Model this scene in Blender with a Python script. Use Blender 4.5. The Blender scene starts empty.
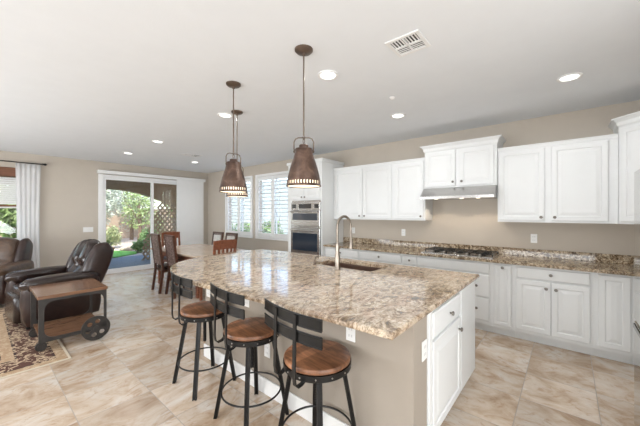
import bpy, bmesh, math, random
from mathutils import Vector, Matrix, noise
R = math.radians
PI = math.pi
rnd = random.Random(7)
scn = bpy.context.scene
COL = scn.collection

# ------------------------------------------------------------------ camera
FPX = 292.5
YAW = R(40.293)                       # angle of view direction from +X towards +Y
cd = bpy.data.cameras.new('camera')
cd.sensor_width = 36.0
cd.lens = FPX / 640.0 * 36.0
cd.clip_end = 200
cd.clip_start = 0.05
cam = bpy.data.objects.new('camera', cd)
COL.objects.link(cam)
cam.location = (0, 0, 1.5)
cam.rotation_euler = (PI / 2, 0, YAW - PI / 2)
scn.camera = cam

# ------------------------------------------------------------------ world, sun, exposure
w = bpy.data.worlds.new('world')
scn.world = w
w.use_nodes = True
wn = w.node_tree
bg = wn.nodes['Background']
sky = wn.nodes.new('ShaderNodeTexSky')
sky.sky_type = 'NISHITA'
sky.sun_disc = False
sky.sun_elevation = R(48)
sky.sun_rotation = R(215)
sky.dust_density = 2.0
wn.links.new(sky.outputs[0], bg.inputs[0])
bg.inputs[1].default_value = 0.75
sl = bpy.data.lights.new('sun', 'SUN')
sl.energy = 4.8
sl.angle = R(0.6)
sl.color = (1.0, 0.94, 0.84)
so = bpy.data.objects.new('sun', sl)
COL.objects.link(so)
so.rotation_euler = Vector((-0.45, -0.62, 0.80)).to_track_quat('Z', 'Y').to_euler()

scn.view_settings.view_transform = 'Standard'
scn.view_settings.look = 'None'
scn.view_settings.exposure = 0.20
scn.view_settings.gamma = 1.0
scn.view_settings.use_curve_mapping = False


def area_light(name, loc, direction, sx, sy, power, color=(1, 1, 1)):
    l = bpy.data.lights.new(name, 'AREA')
    l.shape = 'RECTANGLE'
    l.size = sx
    l.size_y = sy
    l.energy = power
    l.color = color
    o = bpy.data.objects.new(name, l)
    COL.objects.link(o)
    o.location = loc
    o.rotation_euler = Vector(direction).to_track_quat('-Z', 'Y').to_euler()
    return o


# added fill lights, unseen, at the solid walls behind and left of the camera
area_light('window_daylight', (0.05, -2.92, 1.45), (0.25, 1, 0.32), 3.4, 2.2, 190, (0.93, 0.965, 1.0))
area_light('window_daylight', (-3.1, 0.4, 1.5), (1, 0.0, 0.25), 3.4, 2.0, 135, (0.93, 0.965, 1.0))
area_light('window_daylight', (-3.1, 5.4, 1.5), (1, 0.0, 0.40), 3.0, 1.8, 205, (0.93, 0.965, 1.0))


# ------------------------------------------------------------------ material helpers
class NT:
    def __init__(s, name):
        s.m = bpy.data.materials.new(name)
        s.m.use_nodes = True
        s.t = s.m.node_tree
        s.b = s.t.nodes['Principled BSDF']
        s.out = s.t.nodes['Material Output']

    def n(s, kind, **kw):
        nd = s.t.nodes.new(kind)
        for k, v in kw.items():
            if k in nd.inputs.keys():
                nd.inputs[k].default_value = v
            else:
                setattr(nd, k, v)
        return nd

    def l(s, a, b):
        s.t.links.new(a, b)

    def ramp(s, fac, stops, interp='LINEAR'):
        r = s.t.nodes.new('ShaderNodeValToRGB')
        r.color_ramp.interpolation = interp
        els = r.color_ramp.elements
        while len(els) < len(stops):
            els.new(0.5)
        for e, (p, c) in zip(els, stops):
            e.position = p
            e.color = (c[0], c[1], c[2], 1)
        s.l(fac, r.inputs[0])
        return r.outputs[0]

    def mix(s, fac, a, b, mode='MIX'):
        m = s.t.nodes.new('ShaderNodeMix')
        m.data_type = 'RGBA'
        m.blend_type = mode
        for sock, v in ((m.inputs[0], fac), (m.inputs[6], a), (m.inputs[7], b)):
            if isinstance(v, (int, float)):
                sock.default_value = v
            elif isinstance(v, tuple):
                sock.default_value = (v[0], v[1], v[2], 1)
            else:
                s.l(v, sock)
        return m.outputs[2]

    def math(s, op, a, b=None, c=None):
        m = s.t.nodes.new('ShaderNodeMath')
        m.operation = op
        for i, v in enumerate((a, b, c)):
            if v is None:
                continue
            if isinstance(v, (int, float)):
                m.inputs[i].default_value = v
            else:
                s.l(v, m.inputs[i])
        return m.outputs[0]

    def coord(s, scale=(1, 1, 1), rot=(0, 0, 0), loc=(0, 0, 0), kind='Object'):
        tc = s.t.nodes.new('ShaderNodeTexCoord')
        mp = s.t.nodes.new('ShaderNodeMapping')
        mp.inputs['Scale'].default_value = scale
        mp.inputs['Rotation'].default_value = rot
        mp.inputs['Location'].default_value = loc
        s.l(tc.outputs[kind], mp.inputs[0])
        return mp.outputs[0]

    def noise(s, vec, scale, detail=4, rough=0.5, dist=0.0):
        n = s.t.nodes.new('ShaderNodeTexNoise')
        n.inputs['Scale'].default_value = scale
        n.inputs['Detail'].default_value = detail
        n.inputs['Roughness'].default_value = rough
        n.inputs['Distortion'].default_value = dist
        s.l(vec, n.inputs['Vector'])
        return n.outputs[0]

    def bump(s, h, strength=0.2, dist=0.01):
        b = s.t.nodes.new('ShaderNodeBump')
        b.inputs['Strength'].default_value = strength
        b.inputs['Distance'].default_value = dist
        s.l(h, b.inputs['Height'])
        s.l(b.outputs[0], s.b.inputs['Normal'])

    def setb(s, **kw):
        for k, v in kw.items():
            k = k.replace('_', ' ')
            if k == 'Base Color' and isinstance(v, tuple):
                v = (v[0], v[1], v[2], 1)
            if hasattr(v, 'is_output') or isinstance(v, bpy.types.NodeSocket):
                s.l(v, s.b.inputs[k])
            else:
                s.b.inputs[k].default_value = v


def simple(name, col, rough=0.5, metal=0.0, var=0.06, nscale=6.0, spec=0.5, bump=0.0, bscale=60):
    t = NT(name)
    v = t.coord()
    n = t.noise(v, nscale, 4)
    c = t.ramp(n, [(0.3, tuple(x * (1 - var) for x in col)), (0.7, tuple(min(1, x * (1 + var)) for x in col))])
    t.setb(Base_Color=c, Roughness=rough, Metallic=metal)
    t.b.inputs['Specular IOR Level'].default_value = spec
    if bump:
        t.bump(t.noise(v, bscale, 3), bump, 0.004)
    return t.m


M = {}
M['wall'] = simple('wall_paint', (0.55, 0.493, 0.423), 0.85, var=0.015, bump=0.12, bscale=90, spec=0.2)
M['island_wall'] = simple('island_wall_paint', (0.36, 0.315, 0.265), 0.8, var=0.02, bump=0.12, bscale=90, spec=0.2)  # room wall paint darkened: the seating wall's shade is in the colour
M['ceiling'] = simple('ceiling_paint', (0.815, 0.84, 0.865), 0.9, var=0.01, bump=0.12, bscale=70, spec=0.15)
M['white'] = simple('white_cabinet_paint', (0.79, 0.80, 0.795), 0.38, var=0.01)
M['trim'] = simple('white_trim_paint', (0.84, 0.84, 0.83), 0.45, var=0.01)
M['plastic'] = simple('white_plastic', (0.83, 0.83, 0.81), 0.35, var=0.01)
M['slot'] = simple('dark_slot', (0.03, 0.03, 0.03), 0.6)
M['socket'] = simple('grey_socket', (0.60, 0.60, 0.59), 0.6)
M['pewter'] = simple('pewter_metal', (0.22, 0.20, 0.18), 0.35, 0.9)
M['black_metal'] = simple('black_metal', (0.006, 0.0057, 0.0055), 0.36, 0.0, var=0.3, nscale=20, spec=0.35)
M['rivet'] = simple('rivet_metal', (0.45, 0.44, 0.42), 0.3, 1.0)
M['bronze'] = simple('bronze_metal', (0.16, 0.12, 0.095), 0.4, 0.8, var=0.15)
M['grey_iron'] = simple('grey_iron', (0.040, 0.036, 0.033), 0.5, 0.3, var=0.2, nscale=14)
M['chrome'] = simple('brushed_nickel', (0.34, 0.295, 0.25), 0.30, 1.0, var=0.03)
M['sink'] = simple('sink_metal', (0.36, 0.25, 0.20), 0.3, 0.85, var=0.1)
M['glass_dark'] = simple('dark_oven_glass', (0.025, 0.035, 0.05), 0.06, 0.0, var=0.05, spec=0.8)
M['black_glass'] = simple('black_glass', (0.03, 0.028, 0.028), 0.05, 0.0, spec=0.8)
M['cushion_light'] = simple('pale_upholstery', (0.62, 0.60, 0.57), 0.7, var=0.12, nscale=14)


def steel():
    t = NT('stainless_steel')
    v = t.coord(scale=(1, 1, 60))
    n = t.noise(v, 4, 3)
    t.setb(Base_Color=t.ramp(n, [(0.3, (0.52, 0.51, 0.50)), (0.7, (0.62, 0.61, 0.60))]), Metallic=1.0,
           Roughness=t.ramp(n, [(0.3, (0.20,) * 3), (0.7, (0.27,) * 3)]))
    return t.m


M['steel'] = steel()
M['fridge_steel'] = simple('polished_steel', (0.60, 0.60, 0.585), 0.08, 1.0, var=0.01)


def tile():
    t = NT('travertine_tile')
    S = 0.4775
    tc = t.t.nodes.new('ShaderNodeTexCoord')
    mp = t.n('ShaderNodeMapping')
    mp.inputs['Location'].default_value = (-0.955 / S, -0.298 / S, 0)
    mp.inputs['Scale'].default_value = (1 / S, 1 / S, 1)
    t.l(tc.outputs['Object'], mp.inputs[0])
    sx = t.n('ShaderNodeSeparateXYZ')
    t.l(mp.outputs[0], sx.inputs[0])

    def edge(o):
        f = t.math('FRACT', o)
        a = t.math('SUBTRACT', f, 0.5)
        return t.math('ABSOLUTE', a)
    ex, ey = edge(sx.outputs[0]), edge(sx.outputs[1])
    m = t.math('MAXIMUM', ex, ey)
    grout = t.math('GREATER_THAN', m, 0.4945)
    fx, fy = t.math('FLOOR', sx.outputs[0]), t.math('FLOOR', sx.outputs[1])
    cb = t.n('ShaderNodeCombineXYZ')
    t.l(fx, cb.inputs[0])
    t.l(fy, cb.inputs[1])
    wnz = t.n('ShaderNodeTexWhiteNoise')
    wnz.noise_dimensions = '2D'
    t.l(cb.outputs[0], wnz.inputs[0])
    # each tile is laid either way round, its veins shifted
    sep = t.n('ShaderNodeSeparateColor')
    t.l(wnz.outputs[1], sep.inputs[0])
    off = t.n('ShaderNodeVectorMath', operation='SCALE')
    t.l(wnz.outputs[1], off.inputs[0])
    off.inputs['Scale'].default_value = 40
    add = t.n('ShaderNodeVectorMath', operation='ADD')
    t.l(tc.outputs['Object'], add.inputs[0])
    t.l(off.outputs[0], add.inputs[1])
    ma = t.n('ShaderNodeMapping')
    ma.inputs['Rotation'].default_value = (0, 0, R(10))
    ma.inputs['Scale'].default_value = (1.7, 1.1, 1)
    mb = t.n('ShaderNodeMapping')
    mb.inputs['Rotation'].default_value = (0, 0, R(12))
    mb.inputs['Scale'].default_value = (1.1, 1.7, 1)
    t.l(add.outputs[0], ma.inputs[0])
    t.l(add.outputs[0], mb.inputs[0])
    # veins run with the kitchen wall by the cabinets, across it in the living area
    sw = t.n('ShaderNodeSeparateXYZ')
    t.l(tc.outputs['Object'], sw.inputs[0])
    sel = t.math('LESS_THAN', t.math('ADD', sw.outputs[0], t.math('MULTIPLY', sep.outputs[1], 0.5)), 1.9)
    vm = t.n('ShaderNodeMix')
    vm.data_type = 'VECTOR'
    t.l(sel, vm.inputs[0])
    t.l(ma.outputs[0], vm.inputs[4])
    t.l(mb.outputs[0], vm.inputs[5])
    vec = vm.outputs[1]
    n1 = t.noise(vec, 1.5, 8, 0.62, 1.6)
    n2 = t.noise(vec, 3.6, 9, 0.7, 2.2)
    base = t.ramp(n1, [(0.30, (0.40, 0.285, 0.195)), (0.42, (0.52, 0.405, 0.30)), (0.52, (0.60, 0.50, 0.405)),
                       (0.66, (0.65, 0.605, 0.55))])
    vein = t.ramp(n2, [(0.36, (0.72, 0.58, 0.46)), (0.47, (0.97, 0.95, 0.93)), (0.55, (1, 1, 1)), (0.68, (1.06, 1.07, 1.08))])
    c = t.mix(0.75, base, vein, 'MULTIPLY')
    tone = t.ramp(sep.outputs[0], [(0.0, (0.88, 0.86, 0.84)), (1.0, (1.12, 1.12, 1.12))])
    c = t.mix(1.0, c, tone, 'MULTIPLY')
    c = t.mix(grout, c, (0.35, 0.305, 0.26))
    t.setb(Base_Color=c, Roughness=t.math('ADD', t.math('MULTIPLY', grout, 0.5), 0.27))
    t.bump(t.math('SUBTRACT', 1.0, grout), 0.25, 0.003)
    return t.m


M['tile'] = tile()


def granite(name, dark):
    t = NT(name)
    v = t.coord(rot=(0, 0, R(-25)), scale=(1.0, 1.7, 1.6))
    v0 = t.coord()
    big = t.noise(v, 2.2, 6, 0.6, 1.2)
    mid = t.noise(v, 6.5 if dark else 4.6, 9, 0.74, 2.6)
    fine = t.noise(v0, 46, 5, 0.7, 0.5)
    vein = t.noise(v, 3.2, 6, 0.62, 3.5)
    vor = t.n('ShaderNodeTexVoronoi')
    vor.inputs['Scale'].default_value = 26 if dark else 15
    dv = t.n('ShaderNodeVectorMath', operation='ADD')
    nz = t.n('ShaderNodeTexNoise')
    nz.inputs['Scale'].default_value = 9
    t.l(v, nz.inputs['Vector'])
    sc_ = t.n('ShaderNodeVectorMath', operation='SCALE')
    sc_.inputs['Scale'].default_value = 0.35
    t.l(nz.outputs[1], sc_.inputs[0])
    t.l(v, dv.inputs[0])
    t.l(sc_.outputs[0], dv.inputs[1])
    t.l(dv.outputs[0], vor.inputs['Vector'])
    sv = t.n('ShaderNodeSeparateColor')
    t.l(vor.outputs['Color'], sv.inputs[0])
    if dark:
        c = t.ramp(mid, [(0.36, (0.055, 0.04, 0.028)), (0.44, (0.19, 0.13, 0.08)), (0.50, (0.38, 0.295, 0.20)),
                         (0.56, (0.66, 0.58, 0.46)), (0.62, (0.34, 0.255, 0.165)), (0.70, (0.12, 0.085, 0.06))])
        sh = t.ramp(sv.outputs[0], [(0.0, (0.35, 0.30, 0.26)), (0.35, (0.9, 0.88, 0.84)), (1.0, (1.35, 1.32, 1.25))])
        c = t.mix(0.8, c, sh, 'MULTIPLY')
    else:
        c = t.ramp(mid, [(0.34, (0.10, 0.075, 0.055)), (0.42, (0.33, 0.245, 0.165)), (0.49, (0.52, 0.405, 0.295)),
                         (0.55, (0.70, 0.61, 0.49)), (0.61, (0.46, 0.365, 0.27)), (0.68, (0.18, 0.14, 0.11))])
        blot = t.ramp(big, [(0.36, (0.86, 0.76, 0.72)), (0.5, (1, 1, 1)), (0.66, (1.0, 0.97, 0.90))])
        c = t.mix(0.8, c, blot, 'MULTIPLY')
        sh = t.ramp(sv.outputs[0], [(0.0, (0.58, 0.53, 0.48)), (0.28, (0.92, 0.89, 0.86)), (1.0, (1.14, 1.13, 1.11))])
        c = t.mix(0.75, c, sh, 'MULTIPLY')
    ln = t.ramp(vein, [(0.470, (1, 1, 1)), (0.492, (0.42, 0.36, 0.33)), (0.508, (0.42, 0.36, 0.33)), (0.53, (1, 1, 1))])
    c = t.mix(0.6, c, ln, 'MULTIPLY')
    f2 = t.ramp(fine, [(0.34, (0.35, 0.32, 0.30)), (0.44, (0.95, 0.94, 0.93)), (0.64, (1.1, 1.1, 1.1))])
    c = t.mix(0.6, c, f2, 'MULTIPLY')
    t.setb(Base_Color=c, Roughness=0.06)
    t.b.inputs['IOR'].default_value = 1.75
    return t.m


M['granite'] = granite('pale_granite', False)
M['granite_dark'] = granite('speckled_brown_granite', True)


def wood(name, c1, c2, rough=0.35, scale=(1, 9, 9), rot=(0, 0, 0), planks=None):
    t = NT(name)
    v = t.coord(scale=scale, rot=rot)
    n = t.noise(v, 3.0, 6, 0.6, 1.3)
    c = t.ramp(n, [(0.3, c1), (0.68, c2)])
    if planks:
        tc = t.n('ShaderNodeTexCoord')
        sx = t.n('ShaderNodeSeparateXYZ')
        t.l(tc.outputs['Object'], sx.inputs[0])
        f = t.math('FLOOR', t.math('MULTIPLY', sx.outputs[planks[1]], 1 / planks[0]))
        wz = t.n('ShaderNodeTexWhiteNoise', noise_dimensions='1D')
        t.l(f, wz.inputs['W'])
        c = t.mix(1.0, c, t.ramp(wz.outputs[0], [(0, (0.55, 0.50, 0.46)), (1, (1.45, 1.42, 1.4))]), 'MULTIPLY')
    t.setb(Base_Color=c, Roughness=rough)
    return t.m


M['seat_wood'] = wood('reclaimed_wood', (0.13, 0.052, 0.024), (0.47, 0.225, 0.115), 0.38, scale=(10, 1.2, 6), rot=(0, 0, R(30)), planks=(0.068, 1))
M['table_wood'] = wood('honey_table_wood', (0.42, 0.31, 0.22), (0.60, 0.48, 0.37), 0.2, scale=(6, 1, 6))
M['chair_wood'] = wood('cherry_wood', (0.13, 0.040, 0.018), (0.28, 0.095, 0.045), 0.3)
M['dark_wood'] = wood('walnut_wood', (0.045, 0.018, 0.011), (0.12, 0.05, 0.03), 0.3)
M['cart_wood'] = wood('cart_top_wood', (0.13, 0.065, 0.036), (0.27, 0.145, 0.085), 0.18, scale=(1, 9, 9))
M['shade_wood'] = wood('window_blind_wood', (0.14, 0.055, 0.025), (0.22, 0.09, 0.045), 0.5)


def leather(name, c1, c2, rough):
    t = NT(name)
    v = t.coord()
    n = t.noise(v, 7, 6, 0.6, 0.8)
    t.setb(Base_Color=t.ramp(n, [(0.3, c1), (0.7, c2)]), Roughness=rough)
    n2 = t.noise(v, 18, 5, 0.7, 0.6)
    t.bump(n2, 0.25, 0.008)
    return t.m


M['leather'] = leather('dark_brown_leather', (0.010, 0.005, 0.004), (0.026, 0.012, 0.009), 0.22)
M['leather_side'] = leather('brown_leather', (0.013, 0.006, 0.005), (0.034, 0.016, 0.012), 0.30)
M['leather_tan'] = leather('weathered_brown_leather', (0.03, 0.016, 0.011), (0.12, 0.072, 0.045), 0.38)


def copper():
    t = NT('aged_copper')
    v = t.coord()
    n = t.noise(v, 9, 6, 0.65, 0.8)
    t.setb(Base_Color=t.ramp(n, [(0.3, (0.045, 0.024, 0.017)), (0.52, (0.098, 0.056, 0.039)), (0.75, (0.21, 0.135, 0.10))]),
           Roughness=0.40, Metallic=0.4)
    return t.m


M['copper'] = copper()


def emis(name, col, strength):
    t = NT(name)
    v = t.coord()
    n = t.noise(v, 3, 2)
    c = t.ramp(n, [(0, tuple(x * 0.97 for x in col)), (1, col)])
    t.setb(Base_Color=col, Roughness=0.5)
    t.l(c, t.b.inputs['Emission Color'])
    t.b.inputs['Emission Strength'].default_value = strength
    return t.m


M['can_glow'] = emis('downlight_glow', (1.0, 0.98, 0.95), 3.0)
M['pendant_glow'] = emis('pendant_glow', (1.0, 0.84, 0.62), 1.5)
M['hood_glow'] = emis('hood_lamp_glow', (1.0, 0.90, 0.75), 2.5)


def glass():
    t = NT('window_glass')
    g = t.n('ShaderNodeBsdfGlossy')
    g.inputs['Roughness'].default_value = 0.02
    tr = t.n('ShaderNodeBsdfTransparent')
    v = t.coord()
    n = t.noise(v, 2, 2)
    tint = t.ramp(n, [(0, (0.95, 0.97, 0.97)), (1, (0.98, 0.99, 0.99))])
    t.l(tint, tr.inputs[0])
    mx = t.n('ShaderNodeMixShader')
    mx.inputs[0].default_value = 0.05
    t.l(tr.outputs[0], mx.inputs[1])
    t.l(g.outputs[0], mx.inputs[2])
    t.l(mx.outputs[0], t.out.inputs[0])
    return t.m


M['glass'] = glass()


def sheer():
    t = NT('sheer_curtain')
    v = t.coord(scale=(1, 1, 0.2))
    n = t.noise(v, 40, 2)
    tr = t.n('ShaderNodeBsdfTransparent')
    tl = t.n('ShaderNodeBsdfTranslucent')
    df = t.n('ShaderNodeBsdfDiffuse')
    c = t.ramp(n, [(0, (0.93, 0.94, 0.95)), (1, (0.97, 0.97, 0.98))])
    t.l(c, tl.inputs[0])
    t.l(c, df.inputs[0])
    m1 = t.n('ShaderNodeMixShader')
    m1.inputs[0].default_value = 0.5
    t.l(df.outputs[0], m1.inputs[1])
    t.l(tl.outputs[0], m1.inputs[2])
    m2 = t.n('ShaderNodeMixShader')
    m2.inputs[0].default_value = 0.22
    t.l(m1.outputs[0], m2.inputs[1])
    t.l(tr.outputs[0], m2.inputs[2])
    t.l(m2.outputs[0], t.out.inputs[0])
    return t.m


M['sheer'] = sheer()


def rug():
    t = NT('patterned_rug')
    tc = t.n('ShaderNodeTexCoord')
    sx = t.n('ShaderNodeSeparateXYZ')
    t.l(tc.outputs['Object'], sx.inputs[0])
    # distance from the nearest edge of the 2.5 x 2.9 m rug (object origin at its centre)
    dx = t.math('SUBTRACT', 1.25, t.math('ABSOLUTE', sx.outputs[0]))
    dy = t.math('SUBTRACT', 1.45, t.math('ABSOLUTE', sx.outputs[1]))
    d = t.math('MINIMUM', dx, dy)
    n = t.noise(t.coord(), 11, 3, 0.5, 2.0)
    n2 = t.noise(t.coord(), 60, 3, 0.6, 1.0)
    band = t.ramp(d, [(0.0, (0.60, 0.50, 0.37)), (0.020, (0.30, 0.20, 0.12)), (0.035, (0.40, 0.27, 0.16)),
                      (0.10, (0.05, 0.02, 0.015)), (0.125, (0.09, 0.035, 0.022)), (0.36, (0.04, 0.018, 0.015)),
                      (0.38, (0.42, 0.28, 0.17)), (0.47, (0.05, 0.02, 0.015)), (0.50, (0.56, 0.47, 0.35))], 'CONSTANT')
    flor = t.ramp(n, [(0.0, (0, 0, 0)), (0.50, (0, 0, 0)), (0.53, (1, 1, 1)), (0.60, (1, 1, 1)), (0.62, (0.2, 0.2, 0.2))])
    c = t.mix(flor, band, (0.52, 0.39, 0.26))
    dots = t.ramp(n2, [(0.0, (0.4, 0.3, 0.25)), (0.44, (1, 1, 1))])
    c = t.mix(0.6, c, dots, 'MULTIPLY')
    edge = t.math('LESS_THAN', d, 0.022)
    c = t.mix(edge, c, (0.58, 0.50, 0.39))
    t.setb(Base_Color=c, Roughness=0.95)
    t.bump(n2, 0.4, 0.004)
    return t.m


M['rug'] = rug()


def damask():
    t = NT('patterned_upholstery')
    n = t.noise(t.coord(), 18, 4, 0.6, 2.2)
    c = t.ramp(n, [(0.40, (0.075, 0.035, 0.028)), (0.52, (0.17, 0.10, 0.085)), (0.60, (0.36, 0.30, 0.28))])
    t.setb(Base_Color=c, Roughness=0.4)
    return t.m


M['damask'] = damask()
M['patio'] = simple('patio_concrete', (0.20, 0.225, 0.25), 0.8, var=0.08)
M['gravel'] = simple('desert_gravel', (0.47, 0.40, 0.34), 0.95, var=0.3, nscale=30, bump=0.6, bscale=50)
M['turf'] = simple('turf', (0.13, 0.36, 0.05), 0.9, var=0.3, nscale=16, bump=0.7, bscale=120)
M['stucco'] = simple('patio_stucco', (0.33, 0.23, 0.145), 0.9, var=0.06, bump=0.4, bscale=60)
M['block'] = simple('garden_wall_block', (0.42, 0.33, 0.26), 0.9, var=0.1)
M['rock'] = simple('boulder_rock', (0.50, 0.40, 0.33), 0.9, var=0.25, nscale=5, bump=0.8, bscale=12)
M['bark'] = simple('bark', (0.16, 0.11, 0.075), 0.9, var=0.3, nscale=12, bump=0.6, bscale=30)
M['terracotta'] = simple('terracotta', (0.33, 0.15, 0.08), 0.7, var=0.1)
M['exterior'] = simple('exterior_stucco', (0.36, 0.42, 0.42), 0.9, var=0.03)


def leafmat(name, c1, c2):
    t = NT(name)
    n = t.noise(t.coord(), 2.2, 3)
    t.setb(Base_Color=t.ramp(n, [(0.3, c1), (0.7, c2)]), Roughness=0.55)
    return t.m


M['leaf_olive'] = leafmat('olive_leaves', (0.20, 0.25, 0.10), (0.50, 0.52, 0.30))
M['leaf_bright'] = leafmat('bright_leaves', (0.12, 0.19, 0.05), (0.34, 0.42, 0.18))
M['leaf_grey'] = leafmat('silvery_leaves', (0.34, 0.38, 0.28), (0.66, 0.68, 0.58))
M['leaf_dark'] = leafmat('dark_leaves', (0.06, 0.13, 0.035), (0.20, 0.32, 0.11))


# ------------------------------------------------------------------ mesh helpers
class MB:
    def __init__(s):
        s.bm = bmesh.new()

    def box(s, x0, x1, y0, y1, z0, z1, bev=0.0, seg=1):
        x0, x1 = min(x0, x1), max(x0, x1)
        y0, y1 = min(y0, y1), max(y0, y1)
        z0, z1 = min(z0, z1), max(z0, z1)
        vs = [s.bm.verts.new(p) for p in ((x0, y0, z0), (x1, y0, z0), (x1, y1, z0), (x0, y1, z0),
                                          (x0, y0, z1), (x1, y0, z1), (x1, y1, z1), (x0, y1, z1))]
        fs = [s.bm.faces.new([vs[i] for i in f]) for f in ((3, 2, 1, 0), (4, 5, 6, 7), (0, 1, 5, 4), (1, 2, 6, 5), (2, 3, 7, 6), (3, 0, 4, 7))]
        if bev > 0:
            es = list({e for f in fs for e in f.edges})
            bmesh.ops.bevel(s.bm, geom=es, offset=bev, segments=seg, affect='EDGES', clamp_overlap=True)
        return s

    def obox(s, c, ax, ay, az, hx, hy, hz, bev=0.0, seg=1):
        """oriented box: centre, three unit axes, half sizes"""
        c, ax, ay, az = Vector(c), Vector(ax).normalized(), Vector(ay).normalized(), Vector(az).normalized()
        pts = []
        for sz in (-1, 1):
            for sx, sy in ((-1, -1), (1, -1), (1, 1), (-1, 1)):
                pts.append(c + ax * hx * sx + ay * hy * sy + az * hz * sz)
        vs = [s.bm.verts.new(p) for p in pts]
        fs = [s.bm.faces.new([vs[i] for i in f]) for f in ((3, 2, 1, 0), (4, 5, 6, 7), (0, 1, 5, 4), (1, 2, 6, 5), (2, 3, 7, 6), (3, 0, 4, 7))]
        if bev > 0:
            es = list({e for f in fs for e in f.edges})
            bmesh.ops.bevel(s.bm, geom=es, offset=bev, segments=seg, affect='EDGES', clamp_overlap=True)
        return s

    def tube(s, pts, r, n=10, closed=False, cap=True):
        pts = [Vector(p) for p in pts]
        rs = r if isinstance(r, (list, tuple)) else [r] * len(pts)
        rings = []
        N = len(pts)
        up = None
        for i, p in enumerate(pts):
            if closed:
                t = (pts[(i + 1) % N] - pts[i - 1]).normalized()
            else:
                a = pts[max(i - 1, 0)]
                b = pts[min(i + 1, N - 1)]
                t = (b - a).normalized()
            if up is None:
                up = Vector((0, 0, 1)) if abs(t.z) < 0.9 else Vector((1, 0, 0))
            u = t.cross(up)
            if u.length < 1e-4:
                u = t.cross(Vector((0, 1, 0)))
            u.normalize()
            v = t.cross(u).normalized()
            up = -v if False else up
            if not closed:
                up = u.cross(t).normalized() if u.length > 0 else up
            rings.append([s.bm.verts.new(p + (u * math.cos(2 * PI * k / n) + v * math.sin(2 * PI * k / n)) * rs[i]) for k in range(n)])
        M_ = N if closed else N - 1
        for i in range(M_):
            a, b = rings[i], rings[(i + 1) % N]
            for k in range(n):
                s.bm.faces.new((a[k], a[(k + 1) % n], b[(k + 1) % n], b[k]))
        if cap and not closed:
            s.bm.faces.new(rings[0][::-1])
            s.bm.faces.new(rings[-1])
        return s

    def lathe(s, prof, n=32, center=(0, 0, 0), axis='Z', cap=True):
        cx, cy, cz = center
        rings = []
        for (r, z) in prof:
            ring = []
            for k in range(n):
                a = 2 * PI * k / n
                c, d = r * math.cos(a), r * math.sin(a)
                if axis == 'Z':
                    p = (cx + c, cy + d, cz + z)
                elif axis == 'X':
                    p = (cx + z, cy + c, cz + d)
                else:
                    p = (cx + d, cy + z, cz + c)
                ring.append(s.bm.verts.new(p))
            rings.append(ring)
        for a, b in zip(rings, rings[1:]):
            for k in range(n):
                s.bm.faces.new((a[k], a[(k + 1) % n], b[(k + 1) % n], b[k]))
        if cap:
            if prof[0][0] > 1e-5:
                s.bm.faces.new(rings[0][::-1])
            if prof[-1][0] > 1e-5:
                s.bm.faces.new(rings[-1])
        return s

    def prism(s, poly, z0, z1, bev=0.0, axis='Z'):
        def P(a, b, c):
            return {'Z': (a, b, c), 'Y': (a, c, b), 'X': (c, a, b)}[axis]
        lo = [s.bm.verts.new(P(x, y, z0)) for x, y in poly]
        hi = [s.bm.verts.new(P(x, y, z1)) for x, y in poly]
        n = len(poly)
        fs = [s.bm.faces.new(lo[::-1]), s.bm.faces.new(hi)]
        for k in range(n):
            fs.append(s.bm.faces.new((lo[k], lo[(k + 1) % n], hi[(k + 1) % n], hi[k])))
        if bev:
            es = list(fs[0].edges) + list(fs[1].edges)
            bmesh.ops.bevel(s.bm, geom=es, offset=bev, segments=2, affect='EDGES', clamp_overlap=True)
        return s

    def panel(s, o, u, v, nrm, w_, h_, t, rings):
        """raised panel front: o = lower corner, u,v in-plane, nrm outward, rings = (inset, height)"""
        o, u, v, nrm = Vector(o), Vector(u), Vector(v), Vector(nrm)
        prev = None
        allr = [(0, -t)] + rings
        for (ins, hh) in allr:
            iw = min(ins, w_ / 2 - 0.004)
            ih = min(ins, h_ / 2 - 0.004)
            ring = [s.bm.verts.new(o + u * a + v * b + nrm * hh) for a, b in ((iw, ih), (w_ - iw, ih), (w_ - iw, h_ - ih), (iw, h_ - ih))]
            if prev:
                for k in range(4):
                    s.bm.faces.new((prev[k], prev[(k + 1) % 4], ring[(k + 1) % 4], ring[k]))
            else:
                s.bm.faces.new(ring[::-1])
            prev = ring
        s.bm.faces.new(prev)
        return s

    def build(s, name, mat, parent=None, smooth=False, loc=None, angle=40):
        bmesh.ops.recalc_face_normals(s.bm, faces=s.bm.faces)
        me = bpy.data.meshes.new(name)
        s.bm.to_mesh(me)
        s.bm.free()
        me.materials.append(M[mat] if isinstance(mat, str) else mat)
        if smooth:
            for p in me.polygons:
                p.use_smooth = True
            try:
                me.set_sharp_from_angle(angle=R(angle))
            except Exception:
                pass
        o = bpy.data.objects.new(name, me)
        COL.objects.link(o)
        if parent:
            o.parent = parent
        if loc:
            o.location = loc
        return o


def thing(name, label, cat, loc=(0, 0, 0), rz=0, group=None):
    o = bpy.data.objects.new(name, None)
    o.empty_display_size = 0.1
    COL.objects.link(o)
    o.location = loc
    o.rotation_euler = (0, 0, rz)
    o['label'] = label
    o['category'] = cat
    if group:
        o['group'] = group
    return o


def tag(o, label, cat, group=None):
    o['label'] = label
    o['category'] = cat
    if group:
        o['group'] = group
    return o


def struct(o):
    o['kind'] = 'structure'
    return o


def kids(o):
    return [c for c in COL.objects if c.parent == o]


def dup(root, loc=None, rz=None, label=None, group=None):
    def rec(o, par):
        c = o.copy()
        COL.objects.link(c)
        c.parent = par
        for ch in kids(o):
            rec(ch, c)
        return c
    r = rec(root, None)
    if loc is not None:
        r.location = loc
    if rz is not None:
        r.rotation_euler = (0, 0, rz)
    if label:
        r['label'] = label
    if group:
        r['group'] = group
    return r


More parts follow.
